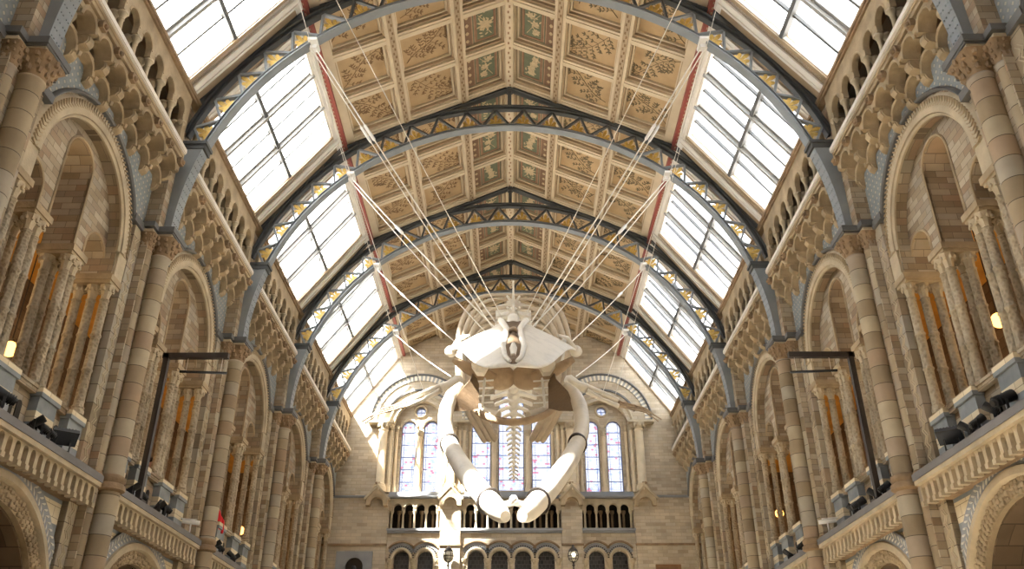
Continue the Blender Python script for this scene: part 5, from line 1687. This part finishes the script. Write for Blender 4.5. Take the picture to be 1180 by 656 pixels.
# ------------------------------------------------------------------ visitors leaning on the parapets
def person(s, y, label, top, hair='hair', arms=0.0):
    J, Ed, Rd = [], [], []
    def v(p, r, par=None):
        J.append(p); Rd.append(r)
        if par is not None:
            Ed.append((par, len(J) - 1))
        return len(J) - 1
    # local: forward = +x towards the nave, z up from the feet, hip bent a little
    pel = v((0, 0, 0.95), 0.15)
    ch = v((0.1, 0, 1.25), 0.17, pel); sh = v((0.16, 0, 1.42), 0.13, ch); nk = v((0.2, 0, 1.5), 0.06, sh)
    h1 = v((0.23, 0, 1.58), 0.085, nk); h2 = v((0.24, 0, 1.67), 0.1, h1); h3 = v((0.24, 0, 1.74), 0.075, h2)
    for q in (-1, 1):
        a = v((0.16, q * 0.19, 1.4), 0.062, sh); b = v((0.34, q * 0.25, 1.2), 0.05, a); c = v((0.58, q * 0.13, 1.185), 0.04, b)
        hnd = v((0.66, q * 0.09, 1.19), 0.036, c)
        for k in range(4):
            f1 = v((0.71, q * 0.09 + 0.02 * (k - 1.5), 1.19), 0.011, hnd); v((0.755 - 0.008 * abs(k - 1.4), q * 0.08 + 0.022 * (k - 1.5), 1.175), 0.009, f1)
        f1 = v((0.67, q * 0.05, 1.195), 0.012, hnd); v((0.70, q * 0.025, 1.19), 0.01, f1)
        l = v((-0.02, q * 0.1, 0.86), 0.1, pel); kn = v((0.0, q * 0.11, 0.48), 0.065, l); an = v((-0.03, q * 0.11, 0.09), 0.045, kn); v((0.12, q * 0.12, 0.04), 0.04, an)
    me = bpy.data.meshes.new('person'); me.from_pydata(J, Ed, [])
    o = bpy.data.objects.new('person', me); COL.objects.link(o)
    md = o.modifiers.new('skin', 'SKIN'); md.use_smooth_shade = True
    for k, r in enumerate(Rd):
        me.skin_vertices[0].data[k].radius = (r, r)
    me.skin_vertices[0].data[0].use_root = True
    sd = o.modifiers.new('sub', 'SUBSURF'); sd.levels = 1; sd.render_levels = 2
    me.materials.append(M['skin'])
    o.location = (s * 8.5, y, 5.7); o.rotation_euler = (0, 0, pi if s > 0 else 0)
    o['label'] = label; o['category'] = 'person'
    def skin_child(name, idx, grow, mat):
        mp = {i: n for n, i in enumerate(idx)}
        m2 = bpy.data.meshes.new(name); m2.from_pydata([J[i] for i in idx], [(mp[a], mp[b]) for a, b in Ed if a in mp and b in mp], [])
        c = bpy.data.objects.new(name, m2); COL.objects.link(c); c.parent = o
        md = c.modifiers.new('skin', 'SKIN'); md.use_smooth_shade = True
        for n, i in enumerate(idx):
            m2.skin_vertices[0].data[n].radius = (Rd[i] + grow, Rd[i] + grow)
        m2.skin_vertices[0].data[0].use_root = True
        sd = c.modifiers.new('sub', 'SUBSURF'); sd.levels = 1; sd.render_levels = 2
        m2.materials.append(M[mat])
    per = 14
    arms_i = [i for q in (0, 1) for i in (7 + q * per + 0 + q * 4, 8 + q * per + q * 4, 9 + q * per + q * 4)]
    skin_child('jacket', [0, 1, 2] + arms_i, 0.018, top)
    legs = [i for q in (0, 1) for i in range(21 + q * 18, 24 + q * 18)]
    skin_child('trousers', [0] + legs, 0.016, 'cloth_grey')
    mb = MB(); mb.blob((0.215, 0, 1.735), 0.108, 8, 0, 0.95, 0.8); mb.blob((0.17, 0, 1.67), 0.1, 8, 0, 1, 1)
    part(o, 'hair', mb.mesh('hair', hair, 60), sub=True)
    mb = MB()
    mb.blob((0.345, 0, 1.635), 0.018, 5, 0, 0.8, 1.3)
    for q in (-1, 1):
        mb.blob((0.235, q * 0.1, 1.64), 0.025, 5, 0, 0.5, 1.4)
    part(o, 'face_features', mb.mesh('face_features', 'skin', 60), sub=True)
person(-1, 19.5, 'person in a white top leaning on the left gallery parapet behind the mast', 'white')
t = thing('red_jacket', 'bright red jacket draped over the left gallery parapet beside a pier', 'jacket', (-7.74, 23.1, 6.86))
mb = MB()
rr = []
for z, w_, d_, ox in ((-0.2, 0.1, 0.015, 0.07), (-0.06, 0.12, 0.02, 0.07), (0.0, 0.14, 0.08, 0.02), (0.1, 0.13, 0.1, 0.0), (0.2, 0.1, 0.09, -0.02), (0.29, 0.06, 0.06, -0.03), (0.34, 0.02, 0.02, -0.03)):
    rr.append([(ox + d_ * cos(a_) * (1 + 0.15 * sin(3 * a_ + z * 20)), w_ * sin(a_) * (1 + 0.12 * cos(4 * a_ + z * 9)), z) for a_ in [2 * pi * i / 16 for i in range(16)]])
mb.sweep(rr)
part(t, 'body', mb.mesh('body', 'cloth_red', 60), sub=True)
mb = MB(); mb.tube([(0.02, 0.1, 0.14), (0.08, 0.17, 0.04), (0.1, 0.18, -0.14), (0.1, 0.17, -0.26)], [0.05, 0.05, 0.04, 0.035], 10)
part(t, 'sleeve', mb.mesh('sleeve', 'cloth_red', 60), sub=True)
person(1, 12.0, 'person resting clasped hands on the right gallery parapet', 'cloth_grey')

# ------------------------------------------------------------------ light
for s in (-1, 1):                                                              # beams of the ledge spotlights; the farthest pair, without fixtures, is added fill
    for y, tx in ((13.3, 3.5), (17.3, 2.5), (18.6, 5.0), (22.6, 2.5), (24.0, 4.5), (28.5, 3.0)):
        ld = bpy.data.lights.new('ledge_beam', 'SPOT'); ld.energy = BEAM_W; ld.color = (1.0, 0.93, 0.82)
        ld.spot_size = R(62); ld.spot_blend = 1.0; ld.shadow_soft_size = 0.15
        lo = bpy.data.objects.new('ledge_beam', ld); COL.objects.link(lo); lo.location = (s * 7.1, y, 6.4)
        lo.rotation_euler = (Vector((s * (tx - 4.5), y + 3.0, 19.0)) - Vector(lo.location)).to_track_quat('-Z', 'Y').to_euler()
w = bpy.data.worlds.new('sky'); scene.world = w
w.use_nodes = True
nt = w.node_tree
bg = nt.nodes['Background']
tc = nt.nodes.new('ShaderNodeTexCoord')
nz = nt.nodes.new('ShaderNodeTexNoise'); nz.inputs['Scale'].default_value = 2.2; nz.inputs['Detail'].default_value = 6
nt.links.new(tc.outputs['Generated'], nz.inputs['Vector'])
cr = nt.nodes.new('ShaderNodeValToRGB')
cr.color_ramp.elements[0].position = 0.27; cr.color_ramp.elements[0].color = (0.72, 0.82, 0.95, 1)
cr.color_ramp.elements[1].position = 0.45; cr.color_ramp.elements[1].color = (0.97, 0.985, 1.0, 1)
nt.links.new(nz.outputs[0], cr.inputs[0]); nt.links.new(cr.outputs[0], bg.inputs[0])
bg.inputs[1].default_value = SKY
sd = bpy.data.lights.new('sun', 'SUN'); sd.energy = SUN; sd.angle = R(2.0); sd.color = (1.0, 0.93, 0.82)
so = bpy.data.objects.new('sun', sd); COL.objects.link(so)
dv = Vector((0.50, 0.42, -0.80)).normalized()
so.rotation_euler = dv.to_track_quat('-Z', 'Y').to_euler()
so.location = (-20, 0, 40)

scene.view_settings.view_transform = 'Standard'
scene.view_settings.look = 'None'
scene.view_settings.gamma = 1.0
scene.view_settings.use_curve_mapping = False
scene.view_settings.exposure = EXPO
cy = scene.cycles
cy.use_denoising = True
cy.max_bounces = 8; cy.diffuse_bounces = 5; cy.glossy_bounces = 2; cy.transmission_bounces = 4; cy.transparent_max_bounces = 12
cy.caustics_reflective = False; cy.caustics_refractive = False
cy.sample_clamp_indirect = 8.0
